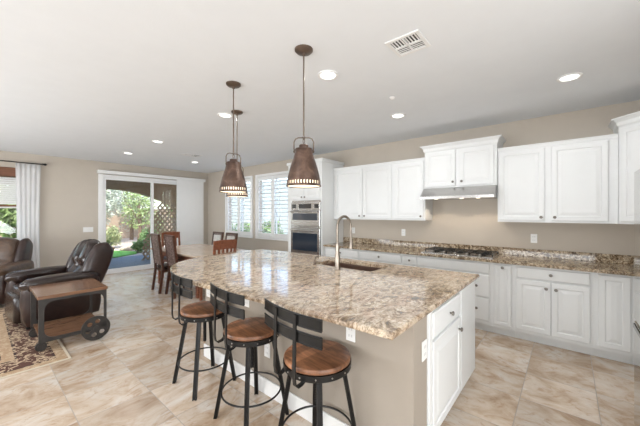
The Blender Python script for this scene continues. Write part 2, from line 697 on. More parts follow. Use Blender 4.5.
DOOR_RINGS = [(0.0, -0.004), (0.004, 0.0), (0.050, 0.0), (0.056, -0.008), (0.064, -0.008), (0.096, -0.001), (0.10, -0.001)]
DRAWER_RINGS = [(0.0, -0.006), (0.008, 0.0)]

# ------------------------------------------------------------------ room shell
XW, YF = 4.72, 8.6
XL, YB, YR = -3.2, -3.0, -1.09
H = 2.74


def wall_strip(mb, axis, fixed0, fixed1, a0, a1, holes):
    """wall slab with rectangular holes [(a0,a1,z0,z1)] (non overlapping in a)"""
    def bx(p0, p1, z0, z1):
        if p1 - p0 < 1e-4 or z1 - z0 < 1e-4:
            return
        if axis == 'X':      # wall runs along X
            mb.box(p0, p1, fixed0, fixed1, z0, z1)
        else:
            mb.box(fixed0, fixed1, p0, p1, z0, z1)
    cur = a0
    for (h0, h1, z0, z1) in sorted(holes):
        bx(cur, h0, 0, H)
        bx(h0, h1, 0, z0)
        bx(h0, h1, z1, H)
        cur = h1
    bx(cur, a1, 0, H)


struct(MB().box(XL - .15, XW + .15, YB - .15, YF + .15, -0.12, 0.0).build('floor', 'tile'))
struct(MB().box(XL - .15, XW + .15, YB - .15, YF + .15, H, H + .15).build('ceiling', 'ceiling'))
mb = MB(); wall_strip(mb, 'X', YF, YF + .15, XL, XW, [(-1.1, 0.62, 0.92, 2.42), (1.97, 4.50, 0.0, 2.44)])
struct(mb.build('wall_far', 'wall'))
mb = MB(); wall_strip(mb, 'Y', XW, XW + .15, YR, YF + .15, [(4.92, 6.11, 0.90, 2.42), (6.36, 7.52, 0.90, 2.42)])
struct(mb.build('wall_kitchen', 'wall'))
mb = MB(); wall_strip(mb, 'Y', XL - .15, XL, YB, YF, [])
struct(mb.build('wall_left', 'wall'))
struct(MB().box(XL, 1.85, YB - .15, YB, 0, H).build('wall_back', 'wall'))
struct(MB().prism([(1.85, YB - .15), (1.97, YB - .15), (1.97, YR - .12), (XW + .15, YR - .12), (XW + .15, YR), (1.85, YR)], 0, H).build('wall_right', 'wall'))


def baseboard(name, x0, x1, y0, y1):
    struct(MB().box(x0, x1, y0, y1, 0, 0.10, 0.004).build(name, 'trim'))


baseboard('baseboard_far', XL, 1.90, YF - .014, YF)
baseboard('baseboard_kitchen', XW - .014, XW, 4.30, YF - .014)
baseboard('baseboard_left', XL, XL + .014, YB, YF - .02)

# ---- sliding door
dr = bpy.data.objects.new('door_1', None); COL.objects.link(dr); struct(dr)
dr.location = (0, 0, 0)
m = MB()
y0, y1 = YF - .015, YF + .09
m.box(1.91, 2.01, y0, YF - .0005, 0.0, 2.44, .003)
m.box(1.975, 2.01, YF, y1, 0.0, 2.435)          # left jamb
m.box(4.46, 4.495, y0, y1, 0.0, 2.435)
m.box(2.01, 4.46, y0, y1, 2.37, 2.435)         # head
m.box(2.01, 4.46, YF + .0, YF + .12, 0.0, 0.035)        # sill
m.build('door_frame', 'trim', dr)
for (a, b, yy) in ((2.01, 3.15, YF + .03), (3.09, 4.46, YF + .07)):
    m = MB()
    m.box(a, a + .06, yy - .016, yy + .016, .035, 2.37)
    m.box(b - .06, b, yy - .016, yy + .016, .035, 2.37)
    m.box(a + .06, b - .06, yy - .016, yy + .016, .035, .115)
    m.box(a + .06, b - .06, yy - .016, yy + .016, 2.32, 2.37)
    s_ = m.build('door_sash', 'trim', dr)
    MB().box(a + .055, b - .055, yy - .004, yy + .004, .11, 2.325).build('pane', 'glass', s_)
m = MB().box(3.125, 3.14, YF - .01, YF + .014, 0.95, 1.15, .004)
m.build('door_handle', 'trim', dr)

# vertical shade stack and its headrail
t = thing('sliding_shade', 'white vertical fabric shade gathered at the right of the sliding glass door', 'window shade', (4.15, YF - .07, 0))
MB().box(-2.27, .43, -.05, .05, 2.45, 2.53, .006).build('headrail', 'trim', t)
m = MB()
n = 40
for k in range(n):
    xa = -.42 + .80 * k / n
    m.box(xa, xa + .80 / n * .96, -.018 + (.004 if k % 2 else 0), .012, 0.03, 2.45)
m.build('fabric', 'trim', t)

# ---- far window behind the curtain
wd = bpy.data.objects.new('window_1', None); COL.objects.link(wd); struct(wd)
m = MB()
m.box(-1.1, .62, YF + .03, YF + .09, .92, .98); m.box(-1.1, .62, YF + .03, YF + .09, 2.36, 2.42)
m.box(-1.1, -1.04, YF + .03, YF + .09, .98, 2.36); m.box(.56, .62, YF + .03, YF + .09, .98, 2.36)
m.box(-.26, -.22, YF + .04, YF + .08, .98, 2.36)
m.box(-1.04, .56, YF + .04, YF + .08, 1.60, 1.65)
m.build('window_frame', 'trim', wd)
MB().box(-1.05, .57, YF + .055, YF + .063, .97, 2.37).build('pane', 'glass', wd)
MB().box(-1.16, .68, YF - .05, YF + .03, .885, .92, .006).build('window_sill', 'trim', wd)
t = thing('window_blind', 'white slatted blind half drawn under a brown valance in the left window', 'blind', (-.24, YF + .012, 0))
MB().box(-.85, .85, -.035, .02, 2.24, 2.42, .004).build('valance', 'shade_wood', t)
m = MB()
for k in range(13):
    z = 2.20 - k * .042
    m.obox((0, 0, z), (1, 0, 0), (0, .5, .866), (0, -.866, .5), .84, .022, .0015)
m.build('slats', 'trim', t)
MB().box(-.84, .84, -.02, .02, 1.63, 1.665, .004).build('bottom_rail', 'shade_wood', t)

# ---- curtain and rod
t = thing('curtain_rod', 'black curtain rod with a pointed finial above the left window', 'curtain rod', (-.2, YF - .10, 2.53))
MB().tube([(-1.1, 0, 0), (1.12, 0, 0)], .011).build('rod', 'black_metal', t, True)
MB().lathe([(0.0, 0), (.022, .005), (.024, .012), (.014, .025), (.026, .04), (.022, .06), (0.0, .085)], 16, (1.12, 0, 0), 'X').build('finial', 'black_metal', t, True)
m = MB(); m.box(.98, 1.0, 0.0, .10, -.01, .01)
m.build('bracket', 'black_metal', t)


def curtain(name, x0, x1, z0, z1, y, folds, label):
    m = MB()
    nx, nz = folds * 8, 14
    grid = []
    for j in range(nz + 1):
        row = []
        tz = j / nz
        for i in range(nx + 1):
            tx = i / nx
            wdt = 1.0 - .16 * math.sin(PI * min(1, tz * 1.15)) * (1 - tz) + .02 * math.sin(7 * tz)
            x = (x0 + x1) / 2 + (tx - .5) * (x1 - x0) * wdt
            am = .017 * (0.55 + .45 * (1 - tz))
            yy = y + am * math.sin(tx * folds * 2 * PI + .5 * math.sin(3 * tz)) + .006 * math.sin(9 * tx + 5 * tz)
            row.append(m.bm.verts.new((x, yy, z0 + (z1 - z0) * tz)))
        grid.append(row)
    for j in range(nz):
        for i in range(nx):
            m.bm.faces.new((grid[j][i], grid[j][i + 1], grid[j + 1][i + 1], grid[j + 1][i]))
    o = m.build(name, 'sheer', None, True, angle=180)
    md = o.modifiers.new('t', 'SOLIDIFY'); md.thickness = .002
    tag(o, label, 'curtain')
    return o


curtain('sheer_curtain', .53, .895, .02, 2.512, YF - .10, 5, 'sheer white pleated curtain hanging to the floor at the left window')

# ---- kitchen side windows with plantation shutters


def shutter_window(num, ya, yb):
    wd = bpy.data.objects.new('window_%d' % num, None); COL.objects.link(wd); struct(wd)
    za, zb = .90, 2.42
    m = MB()
    # casing standing proud of the wall
    c = .06
    m.box(XW - .035, XW + .02, ya - c, ya, za - c, zb + c, .004)
    m.box(XW - .035, XW + .02, yb, yb + c, za - c, zb + c, .004)
    m.box(XW - .035, XW + .02, ya, yb, za - c, za, .004)
    m.box(XW - .035, XW + .02, ya, yb, zb, zb + c, .004)
    m.build('window_frame', 'trim', wd)
    MB().box(XW + .11, XW + .118, ya, yb, za, zb).build('pane', 'glass', wd)
    m = MB(); m.box(XW + .10, XW + .13, (ya + yb) / 2 - .02, (ya + yb) / 2 + .02, za, zb)
    m.build('mullion', 'trim', wd)
    mid = (ya + yb) / 2
    for (p, q) in ((ya + .004, mid - .002), (mid + .002, yb - .004)):
        f = MB()
        s = .055
        f.box(XW - .012, XW + .016, p, p + s, za + .004, zb - .004, .003)
        f.box(XW - .012, XW + .016, q - s, q, za + .004, zb - .004, .003)
        f.box(XW - .012, XW + .016, p + s, q - s, za + .004, za + .10, .003)
        f.box(XW - .012, XW + .016, p + s, q - s, zb - .10, zb - .004, .003)
        sh = f.build('shutter_panel', 'trim', wd)
        l = MB()
        N = 14
        for k in range(N):
            z = za + .145 + (zb - za - .29) * k / (N - 1)
            a = R(8)
            l.obox((XW + .002, (p + q) / 2, z), (0, 1, 0), (math.cos(a), 0, -math.sin(a)), (math.sin(a), 0, math.cos(a)), (q - p) / 2 - s - .002, .040, .0045, .003)
        l.build('louvers', 'trim', sh)
        MB().box(XW - .050, XW - .040, (p + q) / 2 - .006, (p + q) / 2 + .006, za + .13, zb - .13).build('tilt_rod', 'trim', sh)


shutter_window(2, 4.92, 6.11)
shutter_window(3, 6.36, 7.52)

# ---- added frames and panes on solid walls, dressing the unseen fill lights


def added_window(num, axis, c, half, z0, z1):
    wd = bpy.data.objects.new('window_%d' % num, None); COL.objects.link(wd); struct(wd)
    m = MB(); g = MB()
    f = .07
    for (a0, a1, q0, q1) in ((c - half - f, c - half, z0 - f, z1 + f), (c + half, c + half + f, z0 - f, z1 + f),
                             (c - half, c + half, z0 - f, z0), (c - half, c + half, z1, z1 + f), (c - .02, c + .02, z0, z1)):
        if axis == 'X':
            m.box(a0, a1, YB + .0005, YB + .04, q0, q1)
        else:
            m.box(XL + .0005, XL + .04, a0, a1, q0, q1)
    m.build('window_frame', 'trim', wd)
    if axis == 'X':
        g.box(c - half, c + half, YB + .002, YB + .008, z0, z1)
    else:
        g.box(XL + .002, XL + .008, c - half, c + half, z0, z1)
    g.build('pane', 'glass', wd)


added_window(4, 'X', .05, 1.7, .40, 2.5)
added_window(5, 'Y', .4, 1.7, .55, 2.45)
added_window(6, 'Y', 5.4, 1.5, .65, 2.35)

# ------------------------------------------------------------------ outside
gr = MB().box(-9, 16, YF + 3.3, 26, -.16, -.06).build('ground', 'gravel'); struct(gr)
g2 = MB().box(XW + .3, 16, -6, YF + 3.3, -.16, -.06).build('ground', 'gravel'); struct(g2)
g3 = MB().box(-9, XW + .3, YF + .16, YF + 3.3, -.16, -.04).build('patio', 'patio'); struct(g3)
m = MB()
m.prism([(-4, 12.1), (3.2, 12.05), (3.95, 12.5), (4.2, 13.1), (3.6, 14.3), (2.2, 15.2), (-4, 15.5)], -.06, -.03)
tag(m.build('lawn', 'turf'), 'patch of bright green turf beyond the patio slab', 'lawn')['kind'] = 'structure'
# patio cover: roof, arched beam, columns
t = thing('patio_cover', 'brown stucco patio cover with an arched beam seen through the sliding door', 'patio cover', (0, 0, 0))
MB().box(-4.0, 6.2, YF + .16, 11.7, 2.56, 2.70).build('roof', 'stucco', t)
poly = [(-4.0, 2.56), (-4.0, 2.30)]
poly += [(2.0, 2.30), (2.6, 2.30)]
for k in range(0, 9):
    a = k / 8
    poly.append((2.7 + 2.25 * a, 2.29 - .60 * a ** 2.2))
poly += [(4.96, 1.50), (4.96, -.05), (5.4, -.05), (5.4, 2.56)]
m = MB().prism(poly, 11.35, 11.65, axis='Y')
m.build('arched_beam', 'stucco', t)
MB().box(-3.9, -3.5, 11.35, 11.65, -.05, 2.30).build('column', 'stucco', t)
MB().box(5.9, 6.2, 11.35, 11.65, -.05, 2.56).build('column', 'stucco', t)
# lattice screen at the end of the patio
m = MB()
xs0, xs1 = 3.45, 4.75
N = 16
m.box(xs1, xs1 + .05, 10.5, 10.54, -.05, 2.55)


def clipline(x, z, dx, dz):
    pass


for sgn in (1, -1):
    for k in range(-10, 26):
        # diagonal slats clipped to a raking edge
        pts = []
        for q in range(0, 60):
            z = -.05 + q * 2.6 / 59
            xx = xs0 + k * .15 + sgn * (z - 1.2) * .8
            rake = xs0 + .05 + max(0, (z - .5)) * .40
            if rake <= xx <= xs1 and z < 2.53:
                pts.append((xx, z))
        if len(pts) > 1:
            a, b = pts[0], pts[-1]
            c = Vector(((a[0] + b[0]) / 2, 10.52 + .008 * sgn, (a[1] + b[1]) / 2))
            d = Vector((b[0] - a[0], 0, b[1] - a[1]))
            if d.length > .05:
                m.obox(c, d, (0, 1, 0), d.cross(Vector((0, 1, 0))), d.length / 2, .007, .026)
lat = m.build('lattice_screen', 'stucco')
tag(lat, 'brown lattice screen at the right end of the patio', 'screen')
# garden wall
m = MB().box(-8, 15, 21.0, 21.2, -.1, 1.75)
tag(m.build('garden_wall', 'block'), 'tan block wall at the back of the garden behind the trees', 'garden wall')['kind'] = 'structure'
struct(MB().box(10.2, 10.4, -6, 20.9, -.1, 3.2).build('trim_1', 'exterior'))  # outside wall added for its bright reflection in the windows and granite


def leaves(cx, cy, cz, rx, ry, rz, n, size, seed, shell=.55):
    r = random.Random(seed)
    m = MB()
    for _ in range(n):
        while True:
            v = Vector((r.uniform(-1, 1), r.uniform(-1, 1), r.uniform(-1, 1)))
            if shell < v.length <= 1:
                break
        lump = .8 + .35 * noise.noise(v * 2.3 + Vector((seed, 0, 0)))
        p = Vector((cx + v.x * rx * lump, cy + v.y * ry * lump, cz + v.z * rz * lump))
        a = Vector((r.uniform(-1, 1), r.uniform(-1, 1), r.uniform(-.6, 1))).normalized()
        b = a.cross(Vector((r.uniform(-1, 1), r.uniform(-1, 1), r.uniform(-1, 1)))).normalized()
        s_ = size * r.uniform(.6, 1.4)
        q = [p - a * s_, p + b * s_ * .35, p + a * s_, p - b * s_ * .35]
        m.bm.faces.new([m.bm.verts.new(x) for x in q])
    return m


def tree(x, y, h, rx, rz, leaf, label, seed, n=5200, name='garden_tree'):
    t = thing(name, label, 'tree', (x, y, -.06))
    r = random.Random(seed)
    m = MB()
    zc = h - rz
    m.tube([(0, 0, 0), (.05, .03, zc * .5), (-.03, 0, zc), (.05, 0, zc + rz * .5)], [.11, .08, .06, .02], 8)
    for k in range(5):
        a = r.uniform(0, 6.28)
        m.tube([(0, 0, zc * .6), (math.cos(a) * rx * .35, math.sin(a) * rx * .35, zc), (math.cos(a) * rx * .7, math.sin(a) * rx * .7, zc + rz * r.uniform(-.2, .6))], [.05, .03, .012], 6)
    m.build('trunk', 'bark', t, True)
    leaves(0, 0, zc, rx, rx, rz, n, .085, seed, .25).build('crown', leaf, t)
    return t


def bush(x, y, rr, h, leaf, label, seed, n=700, size=.06):
    o = leaves(0, 0, h * .48, rr, rr, h * .52, n, size, seed, .2).build('shrub', leaf, None, loc=(x, y, -.06))
    tag(o, label, 'shrub', 'garden shrubs')
    return o


TL = [
    (3.9, 17.6, 4.3, 1.2, 1.9, 'leaf_grey', 'silvery desert tree behind the left edge of the sliding door'),
    (5.9, 19.4, 5.2, 1.5, 2.4, 'leaf_grey', 'silvery tree in the middle of the sliding door view'),
    (8.9, 19.0, 5.0, 1.4, 2.2, 'leaf_olive', 'olive tree left of the sliding door mullion, in the distance'),
    (7.4, 15.6, 3.4, 1.1, 1.5, 'leaf_bright', 'bright green tree seen through the right door pane'),
    (2.2, 19.2, 4.6, 1.3, 2.0, 'leaf_olive', 'olive tree outside between window and sliding door'),
    (-1.6, 17.0, 4.4, 1.4, 1.9, 'leaf_bright', 'green tree far outside the left window'),
    (.9, 14.8, 2.9, .9, 1.25, 'leaf_bright', 'young green tree outside the left window, beyond the lawn'),
]
for i, (x, y, h, rx, rz, lf, lb) in enumerate(TL):
    tree(x, y, h, rx, rz, lf, lb, 10 + i)
tree(5.4, 16.6, 3.0, 1.0, 1.25, 'leaf_bright', 'young green tree beside the turf patch', 31, 1000)
for i, (x, y, rr, h, lf, lb) in enumerate([
    (4.25, 12.9, .42, .55, 'leaf_bright', 'low leafy green shrub at the right edge of the turf'),
    (5.0, 14.3, .45, 1.0, 'leaf_dark', 'dark green shrub behind the right end of the turf'),
    (3.9, 15.3, .45, 1.1, 'leaf_olive', 'olive shrub beyond the middle of the turf'),
    (6.2, 12.9, .6, 1.5, 'leaf_bright', 'bright green shrub behind the lattice screen'),
    (2.2, 15.0, .30, .7, 'leaf_bright', 'small green shrub behind the potted agave'),
    (.0, 12.4, .6, 1.2, 'leaf_bright', 'rounded green shrub outside the left window'),
    (6.6, 17.4, .5, 1.7, 'leaf_olive', 'tall olive shrub under the silvery tree')]):
    bush(x, y, rr, h, lf, lb, 50 + i, 1100)


def boulder(x, y, r_, label, seed):
    m = MB()
    bmesh.ops.create_icosphere(m.bm, subdivisions=3, radius=r_)
    for v in m.bm.verts:
        k = 1 + .28 * noise.noise(v.co * 2.4 / r_ * .6 + Vector((seed, 0, 0)))
        v.co = Vector((v.co.x * 1.25 * k, v.co.y * k, v.co.z * .75 * k))
    o = m.build('boulder', 'rock', None, True, loc=(x, y, r_ * .5 - .06), angle=60)
    tag(o, label, 'rock', 'garden boulders')


boulder(1.6, 16.3, .42, 'large tan boulder behind the turf, left of the door view', 1)
boulder(4.1, 13.9, .22, 'small tan boulder near the young tree', 2)
boulder(2.9, 16.4, .30, 'tan boulder between turf and shrubs', 3)
# potted agave
t = thing('potted_agave', 'terracotta pot of spiky green leaves beside the turf', 'potted plant', (2.92, 11.98, -.04))
MB().lathe([(.10, 0), (.14, .02), (.19, .30), (.21, .32), (.21, .36), (.18, .36), (.17, .32), (0, .31)], 20).build('pot', 'terracotta', t, True)
m = MB()
r = random.Random(4)
for k in range(34):
    a = r.uniform(0, 6.28); tilt = r.uniform(.1, 1.0); L = r.uniform(.35, .55)
    d = Vector((math.cos(a) * math.sin(tilt), math.sin(a) * math.sin(tilt), math.cos(tilt)))
    sd = Vector((-math.sin(a), math.cos(a), 0))
    b0 = Vector((0, 0, .30))
    p = [b0 - sd * .014, b0 + sd * .014, b0 + d * L * .6 + sd * .016, b0 + d * L, b0 + d * L * .6 - sd * .016]
    m.bm.faces.new([m.bm.verts.new(q) for q in p])
m.build('leaves', 'leaf_bright', t)
# plants outside the kitchen windows
for i, (x, y, h) in enumerate([(7.2, 8.6, 1.45), (7.4, 12.2, 1.6), (7.3, 10.3, 1.3)]):
    bush(x, y, .7, h, 'leaf_dark', ['dark shrub outside the shuttered window nearer the ovens', 'dark shrub outside the far shuttered window, taller one', 'shrub between the two seen through the shutters'][i], 80 + i, 900, .07)

# ------------------------------------------------------------------ ceiling fittings
CANS = [((2.05, 1.645), 'round recessed ceiling light right of the nearest copper pendant'),
        ((3.508, -.01), 'round recessed ceiling light above the right hand cabinets, largest in view'),
        ((3.48, 1.65), 'round recessed ceiling light in front of the range hood cabinets'),
        ((2.05, 3.31), 'round recessed ceiling light left of the middle pendant canopy'),
        ((2.05, 5.42), 'round recessed ceiling light second from the sliding door wall, left row'),
        ((2.05, 6.94), 'round recessed ceiling light nearest the sliding door header, leftmost'),
        ((3.46, 6.92), 'round recessed ceiling light beside the far ceiling vent near the corner'),
        ((.1, 1.6), 'round recessed ceiling light overhead, out of view in front of the stools'),  # from here on: lights added out of view to brighten the room
        ((-1.3, 3.4), 'round recessed ceiling light over the living area, out at left'),
        ((-1.3, 6.2), 'round recessed ceiling light over the far sofa'),
        ((.4, -1.4), 'round recessed ceiling light at the back of the kitchen, out of view')]
proto = None
for i, ((x, y), lb) in enumerate(CANS):
    if proto is None:
        t = thing('ceiling_light', lb, 'ceiling light', (x, y, H), 0, 'recessed ceiling lights')
        MB().lathe([(.066, -.004), (.078, -.012), (.092, -.008), (.094, 0.0), (.066, 0.0)], 28, cap=False).build('trim_ring', 'trim', t, True)
        MB().lathe([(0.0, -.006), (.067, -.005), (.067, -.001)], 28, cap=False).build('lens', 'can_glow', t, True)
        proto = t
    else:
        t = dup(proto, (x, y, H), 0, lb)
    l = bpy.data.lights.new('downlight_lamp', 'AREA'); l.shape = 'DISK'; l.size = .13; l.energy = 6.4; l.color = (0.96, .98, 1.0)
    lo = bpy.data.objects.new('downlight_lamp', l); COL.objects.link(lo); lo.location = (x, y, H - .03)


def vent(x, y, w_, d_, label, name='ceiling_vent'):
    t = thing(name, label, 'ceiling vent', (x, y, H))
    m = MB()
    a, b = w_ / 2, d_ / 2
    f = .028
    m.box(-a, a, -b, -b + f, -.008, 0, .002); m.box(-a, a, b - f, b, -.008, 0, .002)
    m.box(-a, -a + f, -b + f, b - f, -.008, 0, .002); m.box(a - f, a, -b + f, b - f, -.008, 0, .002)
    m.box(-.006, .006, -b + f, b - f, -.008, 0); m.box(-a + f, a - f, -.006, .006, -.008, 0)
    m.build('frame', 'trim', t)
    MB().box(-a + f, a - f, -b + f, b - f, -.0015, -.0005).build('backing', 'slot', t)
    m = MB()
    for qx in (0, 1):
        for qy in (0, 1):
            x0, x1 = (-a + f, -.006) if qx == 0 else (.006, a - f)
            y0_, y1_ = (-b + f, -.006) if qy == 0 else (.006, b - f)
            N = 4
            for k in range(N):
                if qx == 0:
                    yy = y0_ + (y1_ - y0_) * (k + .5) / N
                    s2 = 1 if qy else -1
                    m.obox(((x0 + x1) / 2, yy, -.0035), (1, 0, 0), (0, 1, 0), (0, 0, 1), (x1 - x0) / 2, .0050, .001)
                else:
                    xx = x0 + (x1 - x0) * (k + .5) / N
                    s2 = 1 if qy else -1
                    m.obox((xx, (y0_ + y1_) / 2, -.0035), (0, 1, 0), (1, 0, 0), (0, 0, 1), (y1_ - y0_) / 2, .0050, .001)
    m.build('slats', 'trim', t)
    return t


vent(2.055, .895, .25, .25, 'square white ceiling air vent above the island, near the top of the view')
vent(3.0, 6.14, .36, .26, 'ceiling air vent near the far corner over the dining table')
m = MB().lathe([(0, -.02), (.012, -.02), (.03, -.006), (.035, 0), (0, 0)], 20)
tag(m.build('sprinkler_cover', 'trim', None, True, loc=(2.90, 1.44, H)), 'small round sprinkler cap on the ceiling between the hood light and the vent', 'sprinkler')

# ------------------------------------------------------------------ kitchen cabinets
FX = 4.14            # face frame plane of the base cabinets


def knob(parent, x, y, z, dirn=(-1, 0, 0)):
    m = MB()
    prof = [(.006, 0), (.006, .012), (.015, .016), (.017, .022), (.012, .028), (0, .030)]
    m.lathe([(r_, -zz if dirn[0] < 0 else zz) for r_, zz in prof], 12, (x, y, z), 'X' if dirn[0] else 'Y')
    if dirn[1] < 0:
        for v in m.bm.verts:
            v.co.y = y - (v.co.y - y)
    return m.build('knob', 'pewter', parent, True)


def front(parent, kind, y0_, y1_, z0, z1, xf, knobs=(), rings=None):
    """door or drawer front on a cabinet facing -X"""
    m = MB().panel((xf, y1_, z0), (0, -1, 0), (0, 0, 1), (-1, 0, 0), y1_ - y0_, z1 - z0, .019, rings or (DOOR_RINGS if kind == 'door' else DRAWER_RINGS))
    o = m.build(kind, 'white', parent)
    for (ky, kz) in knobs:
        knob(o, xf, ky, kz)
    return o


def base_unit(y0_, y1_, label):
    t = thing('base_cabinet', label, 'cabinet', (0, 0, 0), 0, 'white base cabinets along the wall')
    MB().box(FX, XW - .001, y0_ + .0005, y1_ - .0005, .10, .894).build('body', 'white', t)
    MB().box(4.21, XW - .02, y0_ + .0005, y1_ - .0005, 0.0, .10).build('toe_kick', 'white', t)
    return t


DX = 4.12
G = .030
u = base_unit(2.65, 3.39, 'white base cabinet beside the oven tower, partly behind the faucet')
front(u, 'drawer', 2.67, 3.36, .745, .87, DX, [(3.02, .81)])
front(u, 'door', 2.67, 3.01, .14, .725, DX, [(2.97, .66)]); front(u, 'door', 3.02, 3.36, .14, .725, DX, [(3.06, .66)])
u = base_unit(1.885, 2.65, 'white base cabinet with a wide drawer second from the oven tower')
front(u, 'drawer', 1.905, 2.635, .745, .87, DX, [(2.27, .81)])
front(u, 'door', 1.905, 2.265, .14, .725, DX, [(2.22, .66)]); front(u, 'door', 2.275, 2.635, .14, .725, DX, [(2.32, .66)])
u = base_unit(1.65, 1.885, 'narrow white base cabinet with a small drawer left of the cooktop')
front(u, 'drawer', 1.675, 1.87, .745, .87, DX, [(1.77, .81)])
front(u, 'door', 1.675, 1.87, .14, .725, DX, [(1.72, .66)])
u = base_unit(.715, 1.65, 'white drawer cabinet directly under the cooktop')
front(u, 'drawer', .745, 1.63, .745, .87, DX)
front(u, 'drawer', .745, 1.63, .45, .728, DX, [(.885, .585), (1.47, .585)])
front(u, 'drawer', .745, 1.63, .155, .432, DX, [(.885, .30), (1.47, .30)])
u = base_unit(.485, .715, 'narrow white pull-out cabinet right of the cooktop cabinet')
front(u, 'door', .515, .690, .14, .87, DX, [(.603, .84)], [(0, -.004), (.004, 0), (.036, 0), (.041, -.007), (.047, -.007), (.066, -.001)])
u = base_unit(-.205, .485, 'white two-door base cabinet with one full-width drawer')
front(u, 'drawer', -.175, .462, .745, .87, DX, [(.145, .81)])
front(u, 'door', .147, .462, .14, .725, DX, [(.185, .655)]); front(u, 'door', -.175, .139, .14, .725, DX, [(.10, .655)])
u = base_unit(-.48, -.205, 'white single-door base cabinet beside the refrigerator')
front(u, 'door', -.465, -.235, .14, .87, DX)
# corner and return run beside the refrigerator
t = thing('base_cabinet', 'white corner base cabinet around the turn behind the refrigerator', 'cabinet', (0, 0, 0), 0, 'white base cabinets along the wall')
MB().prism([(2.90, YR + .001), (XW - .001, YR + .001), (XW - .001, -.4805), (4.14, -.4805), (4.14, -.59), (2.90, -.59)], .10, .894).build('body', 'white', t)
MB().prism([(2.90, YR + .02), (XW - .02, YR + .02), (XW - .02, -.4805), (4.21, -.4805), (4.21, -.66), (2.90, -.66)], 0, .10).build('toe_kick', 'white', t)

# wall countertop with backsplash
t = thing('wall_countertop', 'speckled brown granite countertop along the kitchen wall with a low backsplash', 'countertop', (0, 0, .895))
m = MB()
m.prism([(4.08, 3.385), (4.08, -.53), (2.88, -.53), (2.88, YR + .002), (XW - .002, YR + .002), (XW - .002, 3.385)], 0, .035, .008)
m.build('slab', 'granite_dark', t)
MB().box(XW - .024, XW - .002, YR + .03, 3.384, .0352, .135, .003).build('backsplash', 'granite_dark', t)

# oven tower
t = thing('oven_tower_cabinet', 'tall white cabinet housing the double wall oven', 'cabinet', (0, 0, 0))
TX = 4.054
m = MB()
m.box(TX, XW - .001, 3.391, 3.41, 0.0, 2.44); m.box(TX, XW - .001, 4.25, 4.27, 0, 2.44)
m.box(TX, XW - .001, 3.41, 4.25, 1.74, 2.44); m.box(TX, XW - .001, 3.41, 4.25, 0.0, .66)
m.box(XW - .02, XW - .001, 3.41, 4.25, .66, 1.74)
m.box(TX, TX + .02, 4.169, 4.25, .66, 1.74)
m.build('body', 'white', t)
m = MB()
m.box(TX - .03, XW - .001, 3.36, 4.30, 2.44, 2.495, .012)
m.build('crown', 'white', t)
for (a, b, ky) in ((3.43, 3.825, 3.79), (3.835, 4.235, 3.87)):
    front(t, 'door', a, b, 1.765, 2.41, TX - .019, [(ky, 1.80)])
front(t, 'drawer', 3.43, 4.235, .37, .64, TX - .019, [(3.83, .5)])
front(t, 'drawer', 3.43, 4.235, .10, .35, TX - .019, [(3.83, .23)])
# double oven
o = thing('double_wall_oven', 'stainless steel double wall oven with dark glass doors', 'oven', (TX - .004, 3.792, 0))
W2 = .372
MB().box(.005, .55, -W2, W2, .665, 1.735).build('body', 'steel', o)
cp = MB().box(-.02, .004, -W2, W2, 1.555, 1.70, .004).build('control_panel', 'steel', o)
MB().box(-.0225, -.0205, -.16, .16, 1.585, 1.672).build('display', 'black_glass', cp)
m = MB()
for s in (-1, 1):
    m.box(-.024, -.0205, s * .29 - .05, s * .29 + .05, 1.59, 1.665)
m.build('button_pad', 'black_glass', cp)


def oven_door(z0, z1, wz0, wz1, hz):
    d = MB().box(-.03, .004, -W2, W2, z0, z1, .006).build('oven_door', 'steel', o)
    MB().box(-.034, -.0305, -W2 + .055, W2 - .055, wz0, wz1, .001).build('window', 'glass_dark', d)
    m = MB()
    m.tube([(-.075, -W2 + .03, hz), (-.075, W2 - .03, hz)], .011, 10)
    for s in (-1, 1):
        m.tube([(-.028, s * (W2 - .07), hz), (-.075, s * (W2 - .07), hz)], .008, 8)
    m.build('handle', 'steel', d, True)


oven_door(1.255, 1.548, 1.365, 1.495, 1.525)
oven_door(.70, 1.215, .79, 1.12, 1.175)
MB().box(-.015, .004, -W2, W2, 1.22, 1.25, .003).build('vent_strip', 'steel', o)
# the microwave style upper window is taller
# uppers


def upper(y0_, y1_, z0, z1, xf, label, doors, crown_h=.045, crown_out=.02, ends=(True, True), zc=None):
    t = thing('wall_cabinet', label, 'cabinet', (0, 0, 0), 0, 'white wall cabinets')
    MB().box(xf + .02, XW - .001, y0_ + .0005, y1_ - .0005, z0, z1).build('body', 'white', t)
    for (a, b, za, zb, kn) in doors:
        front(t, 'door', a, b, za, zb, xf, kn)
    return t


def crown(t, y0_, y1_, z, h, x0, out, left=True, right=True):
    """mitred crown moulding, profile flaring upward; runs round the open ends"""
    m = MB()
    prof = [(0, 0), (.25, .18), (.35, .55), (.8, .85), (1.0, .88), (1.0, 1.0)]
    lo_prev = None
    rings = []
    for (o_, hh) in prof:
        e = out * o_
        ya = y0_ - (e if right else 0)
        yb = y1_ + (e if left else 0)
        rings.append([m.bm.verts.new(p) for p in ((XW - .001, ya, z + h * hh), (x0 - e, ya, z + h * hh), (x0 - e, yb, z + h * hh), (XW - .001, yb, z + h * hh))])
    m.bm.faces.new(rings[0])
    for a, b in zip(rings, rings[1:]):
        for k in range(4):
            m.bm.faces.new((a[k], a[(k + 1) % 4], b[(k + 1) % 4], b[k]))
    m.bm.faces.new(rings[-1])
    m.build('crown', 'white', t)


